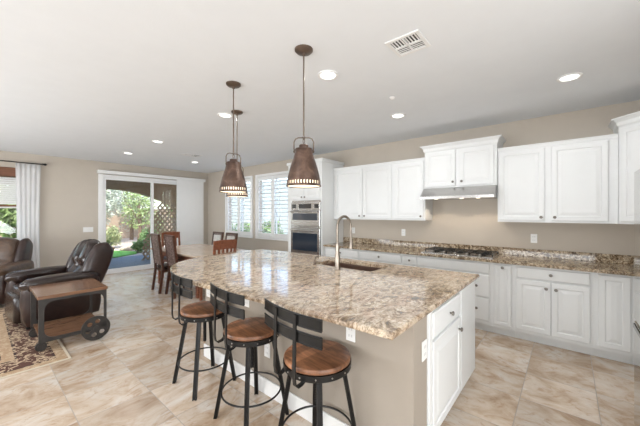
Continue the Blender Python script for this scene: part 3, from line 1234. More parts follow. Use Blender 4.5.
UX = 4.385
zb_, zt_ = 1.385, 2.295
t = upper(2.17, 3.389, zb_, zt_, UX, 'white double-door wall cabinet beside the oven tower',
          [(2.755, 3.345, 1.41, 2.28, [(2.80, 1.45)]), (2.195, 2.745, 1.41, 2.28, [(2.70, 1.45)])])
crown(t, 2.17, 3.389, zt_, .045, UX + .02, .02, False, False)
t = upper(1.647, 2.17, zb_, zt_, UX, 'white single-door wall cabinet left of the range hood',
          [(1.665, 2.145, 1.41, 2.28, [(1.705, 1.45)])])
crown(t, 1.647, 2.17, zt_, .045, UX + .02, .02, False, False)
t = upper(.702, 1.645, 1.865, 2.40, UX - .03, 'taller white two-door cabinet above the range hood',
          [(1.205, 1.615, 1.885, 2.385, [(1.235, 1.94)]), (.735, 1.150, 1.885, 2.385, [(1.12, 1.94)])])
crown(t, .702, 1.645, 2.40, .095, UX - .01, .055)
t = upper(-.405, .700, zb_, zt_, UX, 'wide white two-door wall cabinet right of the range hood',
          [(.215, .680, 1.41, 2.28, [(.245, 1.45)]), (-.33, .150, 1.41, 2.28, [(.118, 1.45)])])
crown(t, -.405, .700, zt_, .045, UX + .02, .02, False, False)
# diagonal corner wall cabinet
t = thing('wall_cabinet', 'tall white corner wall cabinet with crown, above the refrigerator side', 'cabinet', (0, 0, 0), 0, 'white wall cabinets')
A = (XW - .001, -.407); B = (UX - .0, -.407); Cc = (UX - .33, -.407 - .35); D = (UX - .33, YR + .001); E = (XW - .001, YR + .001)
MB().prism([A, B, Cc, D, E], zb_, 2.40).build('body', 'white', t)
m = MB()
ring = []
for (o_, hh) in [(0, 0), (.25, .18), (.35, .55), (.8, .85), (1.0, .88), (1.0, 1.0)]:
    e = .055 * o_
    z = 2.40 + .095 * hh
    ring.append([m.bm.verts.new(p) for p in ((A[0], A[1] + e, z), (B[0] - e * .3, B[1] + e, z), (Cc[0] - e, Cc[1] + e * .5, z), (D[0] - e, D[1], z), (E[0], E[1], z))])
m.bm.faces.new(ring[0])
for a, b in zip(ring, ring[1:]):
    for k in range(5):
        m.bm.faces.new((a[k], a[(k + 1) % 5], b[(k + 1) % 5], b[k]))
m.bm.faces.new(ring[-1])
m.build('crown', 'white', t)
dv = (Vector(Cc) - Vector(B)); L = dv.length; dv.normalize()
nv = Vector((dv.y, -dv.x)) if (dv.y < 0) else Vector((-dv.y, dv.x))
nv = Vector((-abs(nv.x), abs(nv.y)))
d = MB().panel((B[0] + dv.x * .03 + nv.x * .019, B[1] + dv.y * .03 + nv.y * .019, 1.41), (dv.x, dv.y, 0), (0, 0, 1), (nv.x, nv.y, 0), L - .06, .97, .019, DOOR_RINGS).build('door', 'white', t)

# range hood
t = thing('range_hood', 'stainless steel under-cabinet range hood above the cooktop', 'range hood', (0, 0, 0))
m = MB()
m.prism([(XW - .002, 1.70), (4.19, 1.70), (4.19, 1.735), (4.34, 1.858), (XW - .002, 1.858)], .705, 1.644, axis='Y')
m.build('canopy', 'steel', t)
for k, yy in enumerate((1.44, 1.10, .90)):
    lm = MB().lathe([(0, -.005), (.022, -.004), (.026, 0), (0, 0)], 16, (4.27, yy, 1.6995)).build('lamp', 'hood_glow', t, True)
for yy in (1.44, .92):
    l = bpy.data.lights.new('hood_lamp', 'SPOT'); l.energy = 3; l.spot_size = R(125); l.shadow_soft_size = .03; l.color = (1, .84, .66)
    lo = bpy.data.objects.new('hood_lamp', l); COL.objects.link(lo); lo.location = (4.40, yy, 1.67)

# cooktop
t = thing('gas_cooktop', 'stainless gas cooktop with black grates on the brown granite counter', 'cooktop', (4.41, 1.165, .9305))
MB().box(-.26, .255, -.45, .45, 0, .012, .004).build('tray', 'steel', t)
for k in range(5):
    yy = .30 - k * .15
    MB().lathe([(.021, .012), (.021, .018), (.018, .040), (0, .042)], 14, (-.205, yy, 0)).build('control_knob', 'pewter', t, True)
for (bx_, by_) in ((-.06, .30), (.14, .30), (.04, 0), (-.06, -.30), (.14, -.30)):
    MB().lathe([(.045, .012), (.045, .022), (.034, .028), (0, .029)], 18, (bx_, by_, 0)).build('burner', 'black_metal', t, True)
for k in range(3):
    yc = .295 - k * .295
    m = MB()
    ya, yb = yc - .135, yc + .135
    for (p, q) in (((-.14, ya), (-.14, yb)), ((.23, ya), (.23, yb)), ((-.14, ya), (.23, ya)), ((-.14, yb), (.23, yb)), ((-.14, yc), (.23, yc)), ((.045, ya), (.045, yb)), ((-.05, ya), (-.05, yb)), ((.14, ya), (.14, yb))):
        m.box(p[0] - .004, q[0] + .004, p[1] - .004, q[1] + .004, .034, .042)
    for px_ in (-.14, .23):
        for py_ in (ya, yb):
            m.box(px_ - .006, px_ + .006, py_ - .006, py_ + .006, .012, .034)
    m.build('grate', 'black_metal', t)


# wall plates
def plate(loc, axis, label, kind='outlet', w_=.07, h_=.115):
    t = thing('wall_outlet' if kind == 'outlet' else 'light_switch', label, kind if kind == 'outlet' else 'light switch', loc)
    a, b = w_ / 2, h_ / 2
    if axis == 'X':
        MB().box(-.006, 0, -a, a, -b, b, .002).build('cover_plate', 'plastic', t)
        m = MB()
        if kind == 'outlet':
            for zz in (-.022, .022):
                m.box(-.0075, -.0062, -.014, -.006, zz - .008, zz + .008); m.box(-.0075, -.0062, .006, .014, zz - .008, zz + .008)
            m.build('socket_slots', 'socket', t)
    else:
        MB().box(-a, a, -.006, 0, -b, b, .002).build('cover_plate', 'plastic', t)
        if kind == 'outlet':
            m = MB()
            for zz in (-.022, .022):
                m.box(-.014, -.006, -.0075, -.0062, zz - .008, zz + .008); m.box(.006, .014, -.0075, -.0062, zz - .008, zz + .008)
            m.build('socket_slots', 'socket', t)
        else:
            for k in range(3):
                MB().box(-.065 + k * .046, -.065 + k * .046 + .036, -.011, -.0062, -.033, .033, .002).build('rocker', 'plastic', t)


plate((XW - .0005, 3.155, 1.165), 'X', 'white wall outlet above the backsplash nearest the oven tower')
plate((XW - .0005, 2.137, 1.168), 'X', 'white wall outlet below the middle wall cabinets, left of the hood')
plate((XW - .0005, .339, 1.168), 'X', 'white wall outlet above the backsplash right of the cooktop')
plate((1.72, YF - .0005, 1.11), 'Y', 'white triple light switch on the wall left of the sliding door', 'switch', .19, .115)

# ------------------------------------------------------------------ island
IX0, IX1, IY0, IY1 = 1.564, 2.905, .65, 2.90
t = thing('kitchen_island', 'white kitchen island with a tan painted seating wall', 'kitchen island', (0, 0, 0))
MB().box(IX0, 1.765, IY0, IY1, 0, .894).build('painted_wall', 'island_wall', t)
m = MB()
m.box(IX0 - .014, IX0 - .0003, IY0 - .0, IY1 + .014, 0, .13, .004)
m.build('baseboard', 'trim', t)
m = MB()
m.box(1.7655, IX1, IY0 + .005, 3.18, .10, .894)
m.box(1.766, IX1 - .06, IY0 + .045, 3.12, 0, .10)
cab = m
# leave a pit for the sink
cab.build('cabinet_body', 'white', t)


def yfront(parent, kind, x0, x1, z0, z1, yf, knobs=()):
    m = MB().panel((x0, yf, z0), (1, 0, 0), (0, 0, 1), (0, -1, 0), x1 - x0, z1 - z0, .019, DOOR_RINGS if kind == 'door' else DRAWER_RINGS)
    o = m.build(kind, 'white', parent)
    for (kx, kz) in knobs:
        knob(o, kx, yf, kz, (0, -1, 0))
    return o


YD = IY0 - .014
yfront(t, 'drawer', 1.845, 2.45, .715, .875, YD, [(2.17, .795)])
yfront(t, 'door', 1.845, 2.45, .105, .695, YD, [(2.39, .615)])
MB().box(2.465, IX1, YD, IY0 + .004, .105, .893, .002).build('side_panel', 'white', t)
MB().box(1.785, 1.835, YD + .006, IY0 + .004, .0, .893, .002).build('stile', 'white', t)

plate((IX0 - .0005, 1.065, .735), 'X', 'white outlet high on the island wall, right of the nearest stool')
plate((IX0 - .0005, 2.175, .725), 'X', 'white outlet high on the island wall between the near and middle stools')
plate((IX0 - .0005, 2.835, .69), 'X', 'white outlet high on the island wall at its far end, beside the far stool')
plate((IX0 - .0005, 1.895, .367), 'X', 'white outlet low on the island wall behind the middle stool')
plate((1.715, IY0 - .0005, .69), 'Y', 'white outlet on the end of the island by its drawer')

# island top: outline measured, with a sink cut-out
outline = [(1.272, .630), (3.045, .630), (3.02, 2.2), (2.98, 3.69), (2.72, 3.745), (2.41, 3.765), (2.08, 3.72), (1.78, 3.62), (1.55, 3.49),
           (1.40, 3.33), (1.30, 3.14), (1.235, 2.93), (1.195, 2.70), (1.175, 2.45), (1.18, 2.2), (1.205, 1.9), (1.235, 1.5), (1.26, 1.05)]


def smooth_poly(p, keep, it=1):
    for _ in range(it):
        q = []
        n = len(p)
        k2 = set()
        for i, a in enumerate(p):
            if i in keep:
                k2.add(len(q)); q.append(a)
            else:
                b, c = p[i - 1], p[(i + 1) % n]
                q.append((a[0] * .75 + b[0] * .25, a[1] * .75 + b[1] * .25))
                q.append((a[0] * .75 + c[0] * .25, a[1] * .75 + c[1] * .25))
        p, keep = q, k2
    return p


outline = smooth_poly(outline, {0, 1}, 2)
SX0, SX1, SY0, SY1 = 2.48, 2.88, 1.46, 2.20
hole = []
rr = .05
for (cx_, cy_, a0) in ((SX1 - rr, SY1 - rr, 0), (SX0 + rr, SY1 - rr, 90), (SX0 + rr, SY0 + rr, 180), (SX1 - rr, SY0 + rr, 270)):
    for k in range(5):
        a = R(a0 + 90 * k / 4)
        hole.append((cx_ + rr * math.cos(a), cy_ + rr * math.sin(a)))


def offset_poly(p, d):
    out = []
    n = len(p)
    for i in range(n):
        a, b, c = Vector(p[i - 1]), Vector(p[i]), Vector(p[(i + 1) % n])
        n1 = Vector((-(b - a).y, (b - a).x)).normalized(); n2 = Vector((-(c - b).y, (c - b).x)).normalized()
        nn = (n1 + n2)
        nn = nn / max(nn.length_squared, .2) * 2
        out.append(tuple(b + nn * d))
    return out


m = MB()
bm = m.bm
prof = [(.012, 0.0), (.003, .003), (.0, .010), (.0, .022), (.004, .031), (.012, .035)]   # (inset, height)
rings = []
for ins, z in prof:
    rings.append([bm.verts.new((x, y, z)) for x, y in offset_poly(outline, ins)])
for a, b in zip(rings, rings[1:]):
    for k in range(len(a)):
        bm.faces.new((a[k], a[(k + 1) % len(a)], b[(k + 1) % len(a)], b[k]))
for z, ring in ((0.0, rings[0]), (.035, rings[-1])):
    hv = [bm.verts.new((x, y, z)) for x, y in hole]
    es = []
    for lp in (ring, hv):
        for k in range(len(lp)):
            e = bm.edges.get((lp[k], lp[(k + 1) % len(lp)])) or bm.edges.new((lp[k], lp[(k + 1) % len(lp)]))
            es.append(e)
    bmesh.ops.triangle_fill(bm, use_beauty=True, use_dissolve=False, edges=es)
    if z == 0:
        hlo = hv
    else:
        hhi = hv
for k in range(len(hlo)):
    bm.faces.new((hlo[k], hlo[(k + 1) % len(hlo)], hhi[(k + 1) % len(hlo)], hhi[k]))
top = m.build('island_countertop', 'granite', None, False, loc=(0, 0, .895))
tag(top, 'large polished beige granite island countertop with a rounded far end', 'countertop')

# sink
m = MB()
x0, x1, y0_, y1_ = SX0 - .008, SX1 + .008, SY0 - .008, SY1 + .008
zt, zb2 = .8945, .72
tk = .006
m.box(x0, x1, y0_, y1_, zb2, zb2 + tk)
m.box(x0, x0 + tk, y0_, y1_, zb2 + tk, zt); m.box(x1 - tk, x1, y0_, y1_, zb2 + tk, zt)
m.box(x0 + tk, x1 - tk, y0_, y0_ + tk, zb2 + tk, zt); m.box(x0 + tk, x1 - tk, y1_ - tk, y1_, zb2 + tk, zt)
snk = m.build('undermount_sink', 'sink')
tag(snk, 'copper-toned undermount sink set in the island countertop', 'sink')
cb = [o for o in COL.objects if o.name.startswith('cabinet_body')][0]
bpy.context.view_layer.update()
# open pit for the basin in the cabinet body: rebuild it as walls
me = cb.data
m = MB()
m.box(1.7655, SX0 - .012, IY0 + .005, 3.18, .10, .894)
m.box(SX1 + .010, IX1, IY0 + .005, 3.18, .10, .894)
m.box(SX0 - .012, SX1 + .010, IY0 + .005, SY0 - .012, .10, .894)
m.box(SX0 - .012, SX1 + .010, SY1 + .012, 3.18, .10, .894)
m.box(SX0 - .012, SX1 + .010, SY0 - .012, SY1 + .012, .10, .70)
m.box(1.766, IX1 - .06, IY0 + .045, 3.12, 0, .10)
me.clear_geometry(); m.bm.to_mesh(me); m.bm.free()

# faucet
t = thing('kitchen_faucet', 'tall arched spring faucet in brushed nickel beside the island sink', 'faucet', (2.385, 1.79, .9302))
MB().lathe([(.034, 0), (.034, .008), (.027, .014), (.026, .14), (.020, .16), (.019, .26), (0, .26)], 20).build('body', 'chrome', t, True)
arc = []
RR = .105
for k in range(0, 21):
    a = PI - PI * 1.04 * k / 20
    arc.append((RR + RR * math.cos(a), -.02 * (k / 20), .43 + RR * math.sin(a)))
pts = [(0, 0, .22), (0, 0, .30), (0, 0, .37)] + arc + [(2 * RR + .003, -.022, .36), (2 * RR + .003, -.022, .32)]
m = MB().tube(pts, .0105, 12)
sp_ = m.build('spring_hose', 'chrome', t, True)
m = MB()
coil = []
# spring wound round the hose
P = [Vector(p) for p in pts]
acc = 0
for i in range(len(P) - 1):
    a, b = P[i], P[i + 1]
    tt = (b - a).normalized(); side = Vector((0, 1, 0)); nrm_ = tt.cross(side).normalized()
    steps = max(2, int((b - a).length / .0016))
    for k in range(steps):
        q = a.lerp(b, k / steps)
        ang = acc * 2 * PI / .010
        acc += (b - a).length / steps
        coil.append(q + (side * math.cos(ang) + nrm_ * math.sin(ang)) * .013)
m.tube(coil, .0018, 4)
m.build('spring', 'chrome', t, True)
MB().lathe([(.010, .32), (.015, .31), (.016, .22), (.020, .20), (.020, .19), (0, .19)], 16, (2 * RR + .003, -.022, 0)).build('spray_head', 'chrome', t, True)
m = MB().tube([(0, 0, .19), (.10, -.01, .235), (.19, -.02, .26)], .006, 8)
m.build('support_arm', 'chrome', t, True)
m = MB().tube([(-.0, .02, .07), (0, .05, .075), (-.01, .10, .10)], [.009, .007, .006], 8)
m.build('lever', 'chrome', t, True)
t = thing('soap_dispenser', 'dark curved soap dispenser at the far corner of the sink', 'soap dispenser', (2.42, 2.13, .9302))
MB().lathe([(.020, 0), (.020, .006), (.012, .012), (.010, .06), (0, .06)], 14).build('body', 'bronze', t, True)
MB().tube([(0, 0, .05), (0, 0, .075), (.03, 0, .088), (.085, 0, .078)], [.008, .008, .007, .006], 8).build('spout', 'chrome', t, True)

# ------------------------------------------------------------------ bar stools
def make_stool(label):
    t = thing('bar_stool', label, 'bar stool', (0, 0, 0), 0, 'bar stools along the island')
    MB().lathe([(0, .632), (.192, .632), (.198, .637), (.199, .654), (.194, .661), (.182, .664), (0, .664)], 40).build('seat', 'seat_wood', t, True)
    m = MB()
    m.lathe([(.185, .595), (.200, .595), (.203, .598), (.203, .631), (.185, .631)], 40, cap=False)
    m.lathe([(.185, .631), (.185, .595)], 40, cap=False)
    m.box(-.18, .18, -.018, .018, .605, .630); m.box(-.018, .018, -.18, .18, .605, .630)
    m.build('apron', 'black_metal', t, True)
    m = MB()
    for k in range(14):
        a = 2 * PI * (k + .5) / 14
        c = Vector((math.cos(a) * .2025, math.sin(a) * .2025, .614))
        bmesh.ops.create_icosphere(m.bm, subdivisions=1, radius=.0055, matrix=Matrix.Translation(c))
    m.build('rivets', 'rivet', t, True)
    for k in range(4):
        a = PI / 4 + k * PI / 2
        dx, dy = math.cos(a), math.sin(a)
        top_, bot = Vector((dx * .150, dy * .150, .61)), Vector((dx * .262, dy * .262, 0.0))
        axis = (top_ - bot)
        L = axis.length
        side = Vector((-dy, dx, 0))
        out = axis.cross(side).normalized()
        m = MB()
        c = (top_ + bot) / 2
        m.obox(c, side, out, axis, .015, .003, L / 2)
        m.obox(c - out * .0 + side * .012, side, out, axis, .003, .013, L / 2)
        m.obox(c - side * .012, side, out, axis, .003, .013, L / 2)
        lo_z = min(v.co.z for v in m.bm.verts)
        for v in m.bm.verts:
            if v.co.z < .008:
                v.co.z = 0.0
        m.build('leg', 'black_metal', t)
    ring = [(.214 * math.cos(2 * PI * k / 40), .214 * math.sin(2 * PI * k / 40), .205) for k in range(40)]
    MB().tube(ring, .0065, 8, closed=True).build('footrest_ring', 'black_metal', t, True)
    m = MB()
    m.lathe([(0, .36), (.013, .36), (.013, .59), (.035, .595), (.035, .606), (0, .606)], 14)
    for k in range(22):
        z = .365 + k * .01
        m.lathe([(.013, z), (.0155, z + .003), (.013, z + .006)], 12, cap=False)
    m.build('height_screw', 'black_metal', t, True)
    # two back posts, bent under the seat
    for yy in (.085, -.085):
        m = MB()
        path = [(-.165, .610), (-.195, .590), (-.222, .586), (-.240, .603), (-.246, .64), (-.244, .75), (-.240, .965)]
        for (a, b) in zip(path, path[1:]):
            p, q = Vector((a[0], yy, a[1])), Vector((b[0], yy, b[1]))
            d_ = q - p
            m.obox((p + q) / 2, (0, 1, 0), d_.cross(Vector((0, 1, 0))), d_, .0125, .0035, d_.length / 2 + .003)
        m.build('back_post', 'black_metal', t)
    for (z0, z1) in ((.832, .886), (.918, .974)):
        m = MB()
        n = 16
        prev = None
        for k in range(n + 1):
            yy = -.25 + .50 * k / n
            xx = -.240 + .032 * (yy / .25) ** 2
            tk = .004
            cs = [(xx + .002, z0), (xx + .002 + 2 * tk, z0), (xx + .002 + 2 * tk, z1), (xx + .002, z1)]
            ringv = [m.bm.verts.new((a, yy, b)) for a, b in cs]
            if prev:
                for q in range(4):
                    m.bm.faces.new((prev[q], prev[(q + 1) % 4], ringv[(q + 1) % 4], ringv[q]))
            else:
                m.bm.faces.new(ringv)
            prev = ringv
        m.bm.faces.new(prev[::-1])
        # raised rims so the slat reads as a framed channel
        for zz in (z0, z1):
            pts_ = [(-.240 + .032 * ((-.25 + .50 * k / n) / .25) ** 2 + .004, -.25 + .50 * k / n, zz) for k in range(n + 1)]
            m.tube(pts_, .0055, 6)
        m.build('back_slat', 'black_metal', t, True)
    for c in kids(t):
        if c.name.split('.')[0] in ('back_slat', 'back_post', 'seat', 'apron'):
            c.rotation_euler = (0, 0, R(-6))      # the seat swivels on its screw
    return t


st = make_stool('black metal bar stool with round wooden seat, nearest of the three')
st.location = (1.325, 1.145, 0)
dup(st, (1.325, 1.785, 0), 0, 'black metal bar stool with round wooden seat, middle of the three')
dup(st, (1.325, 2.47, 0), 0, 'black metal bar stool with round wooden seat, farthest and leftmost of the three')

# ------------------------------------------------------------------ pendants


def make_pendant(label):
    t = thing('pendant_lamp', label, 'pendant lamp', (0, 0, H), 0, 'copper pendant lamps')
    MB().lathe([(0, -.045), (.012, -.045), (.014, -.032), (.055, -.022), (.066, -.010), (.066, 0), (0, 0)], 28).build('canopy', 'bronze', t, True)
    MB().tube([(0, 0, -.04), (0, 0, 2.085 - H)], .0055, 8).build('rod', 'bronze', t, True)
    z = lambda v: v - H
    # chain link and bail
    m = MB()
    lk = [(.009 * math.cos(a), 0, z(2.07) + .016 * math.sin(a)) for a in [2 * PI * k / 14 for k in range(14)]]
    m.tube(lk, .0025, 6, closed=True)
    lk = [(0, .008 * math.cos(a), z(2.045) + .018 * math.sin(a)) for a in [2 * PI * k / 14 for k in range(14)]]
    m.tube(lk, .0025, 6, closed=True)
    m.build('chain_link', 'bronze', t, True)
    s45 = math.sin(YAW), -math.cos(YAW)
    bl = []
    for (h_, v) in ((-.068, 1.965), (-.071, 1.99), (-.071, 2.035), (-.060, 2.060), (-.04, 2.070), (.04, 2.070), (.060, 2.060), (.071, 2.035), (.071, 1.99), (.068, 1.965)):
        bl.append((h_ * s45[0], h_ * s45[1], z(v)))
    m = MB().tube(bl, .0045, 8)
    for sgn in (-1, 1):
        c = Vector((sgn * .066 * s45[0], sgn * .066 * s45[1], z(1.965)))
        bmesh.ops.create_icosphere(m.bm, subdivisions=2, radius=.011, matrix=Matrix.Translation(c))
    m.build('bail', 'bronze', t, True)
    prof = [(.0, 2.018), (.026, 2.018), (.033, 2.013), (.034, 1.992), (.058, 1.988), (.064, 1.981), (.066, 1.955), (.073, 1.925), (.086, 1.885), (.099, 1.84), (.110, 1.795), (.1165, 1.760), (.1195, 1.742)]
    inner = [(r_ - .0025, v - .001) for r_, v in prof[::-1] if r_ > .03]
    MB().lathe([(r_, z(v)) for r_, v in prof] + [(r_, z(v)) for r_, v in inner], 48, cap=False).build('shade', 'copper', t, True)
    # pierced rim band
    m = MB()
    n = 36
    m.lathe([(.1205, z(1.718)), (.1225, z(1.716)), (.1275, z(1.702)), (.1260, z(1.700)), (.1185, z(1.717)), (.1205, z(1.718))], 48, cap=False)
    for k in range(n):
        a = 2 * PI * k / n
        ca, sa = math.cos(a), math.sin(a)
        m.obox((ca * .1195, sa * .1195, z(1.730)), (-sa, ca, 0), (ca, sa, 0), (0, 0, 1), .0062, .0012, .0135)
    m.build('pierced_rim', 'copper', t)
    m = MB().lathe([(.1165, z(1.745)), (.1170, z(1.712)), (.114, z(1.704)), (0, z(1.702)), ], 48, cap=False)
    m.build('diffuser', 'pendant_glow', t, True)
    return t


pd_ = make_pendant('copper dome pendant lamp over the near part of the island, largest of three')
pd_.scale = (1.05, 1.05, 1.0); pd_.location = (1.612, 1.528, H)
dup(pd_, (1.605, 2.45, H), R(42), 'copper dome pendant lamp over the middle of the island, second largest')
dup(pd_, (2.075, 3.09, H), 0, 'farthest copper pendant lamp, mostly hidden behind the middle one')

# ------------------------------------------------------------------ refrigerator
t = thing('refrigerator', 'stainless steel refrigerator at the right edge, doors facing the island', 'refrigerator', (0, 0, 0))
fx0, fx1, fy0, fy1 = 1.93, 2.835, YR + .02, -.335
MB().box(fx0, fx1, fy0, fy1 - .07, .03, 1.765, .006).build('body', 'steel', t)
m = MB(); m.box(fx0 + .05, fx1 - .05, fy0 + .05, fy1 - .10, 0, .03)
m.build('base', 'slot', t)
mid = (fx0 + fx1) / 2
for (a, b, z0, z1, nm) in ((fx0, mid - .003, .80, 1.775, 'door'), (mid + .003, fx1, .80, 1.775, 'door'), (fx0, fx1, .10, .79, 'freezer_drawer')):
    dd = MB().box(a, b, fy1 - .066, fy1, z0, z1, .006, 2).build(nm, 'fridge_steel', t)
    if nm == 'freezer_drawer':
        MB().box(fx0 + .01, fx1 - .01, fy1 - .060, fy1 - .02, .7905, .7995).build('pocket_handle', 'slot', dd)
        MB().box(fx0 + .01, fx1 - .008, fy1 + .0002, fy1 + .005, .742, .772, .002).build('handle_recess', 'black_glass', dd)

# ------------------------------------------------------------------ dining set
t = thing('dining_table', 'rectangular honey-brown dining table behind the island', 'dining table', (2.97, 5.80, 0))
MB().box(-.56, .56, -1.0, 1.0, .725, .76, .008).build('tabletop', 'table_wood', t)
m = MB()
m.box(-.48, .48, -.90, -.875, .64, .725); m.box(-.48, .48, .875, .90, .64, .725)
m.box(-.48, -.455, -.875, .875, .64, .725); m.box(.455, .48, -.875, .875, .64, .725)
m.build('apron', 'chair_wood', t)
for sx in (-1, 1):
    for sy in (-1, 1):
        MB().box(sx * .42 - .035, sx * .42 + .035, sy * .82 - .035, sy * .82 + .035, 0, .70, .006).build('leg', 'chair_wood', t)
m = MB()
for sx in (-1, 1):
    for sy in (-1, 1):
        pts_ = []
        for k in range(25):
            a = PI * 1.7 * k / 24
            r_ = .12 - .045 * k / 24
            pts_.append((sx * .52, sy * (.82 - r_ * math.cos(a)), .60 - r_ * math.sin(a)))
        m.tube(pts_, .009, 8)
m.build('scroll_brace', 'black_metal', t, True)


def slat_chair(label, loc, rz):
    """cherry chair, faces +X in its own frame"""
    t = thing('dining_chair', label, 'dining chair', loc, rz, 'dining chairs around the table')
    MB().box(-.20, .22, -.21, .21, .435, .475, .015, 2).build('seat', 'leather_side', t, True)
    m = MB()
    m.box(-.20, .21, -.20, .20, .39, .434)
    m.build('seat_frame', 'chair_wood', t)
    for s in (-1, 1):
        MB().box(.17, .21, s * .19 - .02, s * .19 + .02, 0, .39, .004).build('leg', 'chair_wood', t)
        m = MB()
        P_ = [(-.235, 0), (-.205, .39), (-.205, .48), (-.265, 1.03)]
        for a, b in zip(P_, P_[1:]):
            p, q = Vector((a[0], s * .19, a[1])), Vector((b[0], s * .19, b[1]))
            d_ = q - p
            m.obox((p + q) / 2, (0, 1, 0), d_.cross(Vector((0, 1, 0))), d_, .018, .016, d_.length / 2 + .004)
        for v in m.bm.verts:
            v.co.z = max(v.co.z, 0)
        m.build('leg', 'chair_wood', t)
    m = MB(); n = 10
    for k in range(n):
        ya, yb = -.21 + .42 * k / n, -.21 + .42 * (k + 1) / n
        ym = (ya + yb) / 2
        xo = -.257 - .022 * (1 - (ym / .21) ** 2)
        m.box(xo - .010, xo + .012, ya, yb + .001, .90, 1.045 + .010 * (1 - (ym / .21) ** 2))
    m.build('top_rail', 'chair_wood', t)
    for k in range(4):
        yy = -.114 + .076 * k
        p, q = Vector((-.212, yy, .50)), Vector((-.262, yy, .91))
        d_ = q - p
        MB().obox((p + q) / 2, (0, 1, 0), d_.cross(Vector((0, 1, 0))), d_, .017, .006, d_.length / 2).build('back_slat', 'chair_wood', t)
    MB().box(-.222, -.200, -.19, .19, .50, .53).build('lower_rail', 'chair_wood', t)
    return t


def parson_chair(label, loc, rz, front_mat='cushion_light'):
    t = thing('dining_chair', label, 'dining chair', loc, rz, 'dining chairs around the table')
    MB().box(-.20, .23, -.215, .215, .43, .49, .02, 2).build('seat', 'leather_side', t, True)
    m = MB(); m.box(-.19, .21, -.20, .20, .38, .429)
    m.build('seat_frame', 'dark_wood', t)
    for s in (-1, 1):
        m = MB().tube([(.18, s * .18, 0), (.18, s * .18, .38)], [.016, .024], 8)
        m.build('leg', 'dark_wood', t, True)
        m = MB()
        P_ = [(-.265, 0), (-.215, .40), (-.215, .50), (-.285, 1.09)]
        for a, b in zip(P_, P_[1:]):
            p, q = Vector((a[0], s * .205, a[1])), Vector((b[0], s * .205, b[1]))
            d_ = q - p
            m.obox((p + q) / 2, (0, 1, 0), d_.cross(Vector((0, 1, 0))), d_, .020, .020, d_.length / 2 + .004)
        for v in m.bm.verts:
            v.co.z = max(v.co.z, 0)
        m.build('leg', 'dark_wood', t)
    m = MB()
    p, q = Vector((-.212, 0, .52)), Vector((-.280, 0, 1.07)); d_ = q - p
    m.obox((p + q) / 2 + Vector((-.008, 0, 0)), (0, 1, 0), d_.cross(Vector((0, 1, 0))), d_, .186, .012, d_.length / 2, .006, 2)
    m.build('backrest', 'damask', t, True)
    m = MB()
    m.obox((p + q) / 2 + Vector((.012, 0, 0.0)), (0, 1, 0), d_.cross(Vector((0, 1, 0))), d_, .16, .010, d_.length / 2 - .05, .008, 2)
    m.build('back_cushion', front_mat, t, True)
    m = MB(); xx = -.285
    m.obox((-.286, 0, 1.085), (0, 1, 0), (1, 0, 0), (0, 0, 1), .225, .020, .018, .006)
    m.build('top_rail', 'dark_wood', t)
    return t


parson_chair('high-backed dark dining chair with patterned back, left of the table, nearer the sliding door', (2.50, 5.98, 0), R(-4), 'damask')
parson_chair('high-backed dark dining chair with patterned back, left of the table, nearer the island', (2.54, 5.45, 0), R(-4), 'damask')
slat_chair('reddish slat-back dining chair at the near end of the table, behind the island', (2.70, 4.62, 0), R(90))
slat_chair('reddish slat-back dining chair at the far end of the table, by the sliding door', (3.0, 6.92, 0), R(-90))
WS = parson_chair('dark dining chair with pale cushion on the window side of the table, nearer the corner', (3.68, 6.72, 0), R(180)); WS.scale = (1, 1, .93)
WS = parson_chair('dark dining chair with pale cushion on the window side of the table, nearer the ovens', (3.68, 6.12, 0), R(180)); WS.scale = (1, 1, .93)

# ------------------------------------------------------------------ rug
m = MB().box(-1.25, 1.25, -1.45, 1.45, 0, .010, .003)
tag(m.build('area_rug', 'rug', None, loc=(-.605, 5.35, .0005)), 'patterned brown and cream area rug under the recliner', 'rug')


# ------------------------------------------------------------------ recliners
def puff(name, mat, parent, c, sz, e=.35, sub=3, dent=None, rot=None):
    """superellipsoid cushion with optional tufting"""
    m = MB()
    bmesh.ops.create_cube(m.bm, size=2.0)
    bmesh.ops.subdivide_edges(m.bm, edges=m.bm.edges[:], cuts=9, use_grid_fill=True)
    for v in m.bm.verts:
        p = v.co.copy()
        # round the cube
        q = Vector((p.x * math.sqrt(max(0, 1 - p.y ** 2 / 2 - p.z ** 2 / 2 + p.y ** 2 * p.z ** 2 / 3)),
                    p.y * math.sqrt(max(0, 1 - p.z ** 2 / 2 - p.x ** 2 / 2 + p.z ** 2 * p.x ** 2 / 3)),
                    p.z * math.sqrt(max(0, 1 - p.x ** 2 / 2 - p.y ** 2 / 2 + p.x ** 2 * p.y ** 2 / 3))))
        p = p.lerp(q, e)
        k = 1 + .03 * noise.noise(p * 2.2 + Vector(c) * 3)
        v.co = Vector((p.x * sz[0] / 2 * k, p.y * sz[1] / 2 * k, p.z * sz[2] / 2 * k))
        if dent:
            v.co = dent(v.co)
    if rot:
        bmesh.ops.rotate(m.bm, verts=m.bm.verts, cent=(0, 0, 0), matrix=Matrix.Rotation(rot[0], 3, rot[1]))
    bmesh.ops.translate(m.bm, verts=m.bm.verts, vec=c)
    return m.build(name, mat, parent, True, angle=180)


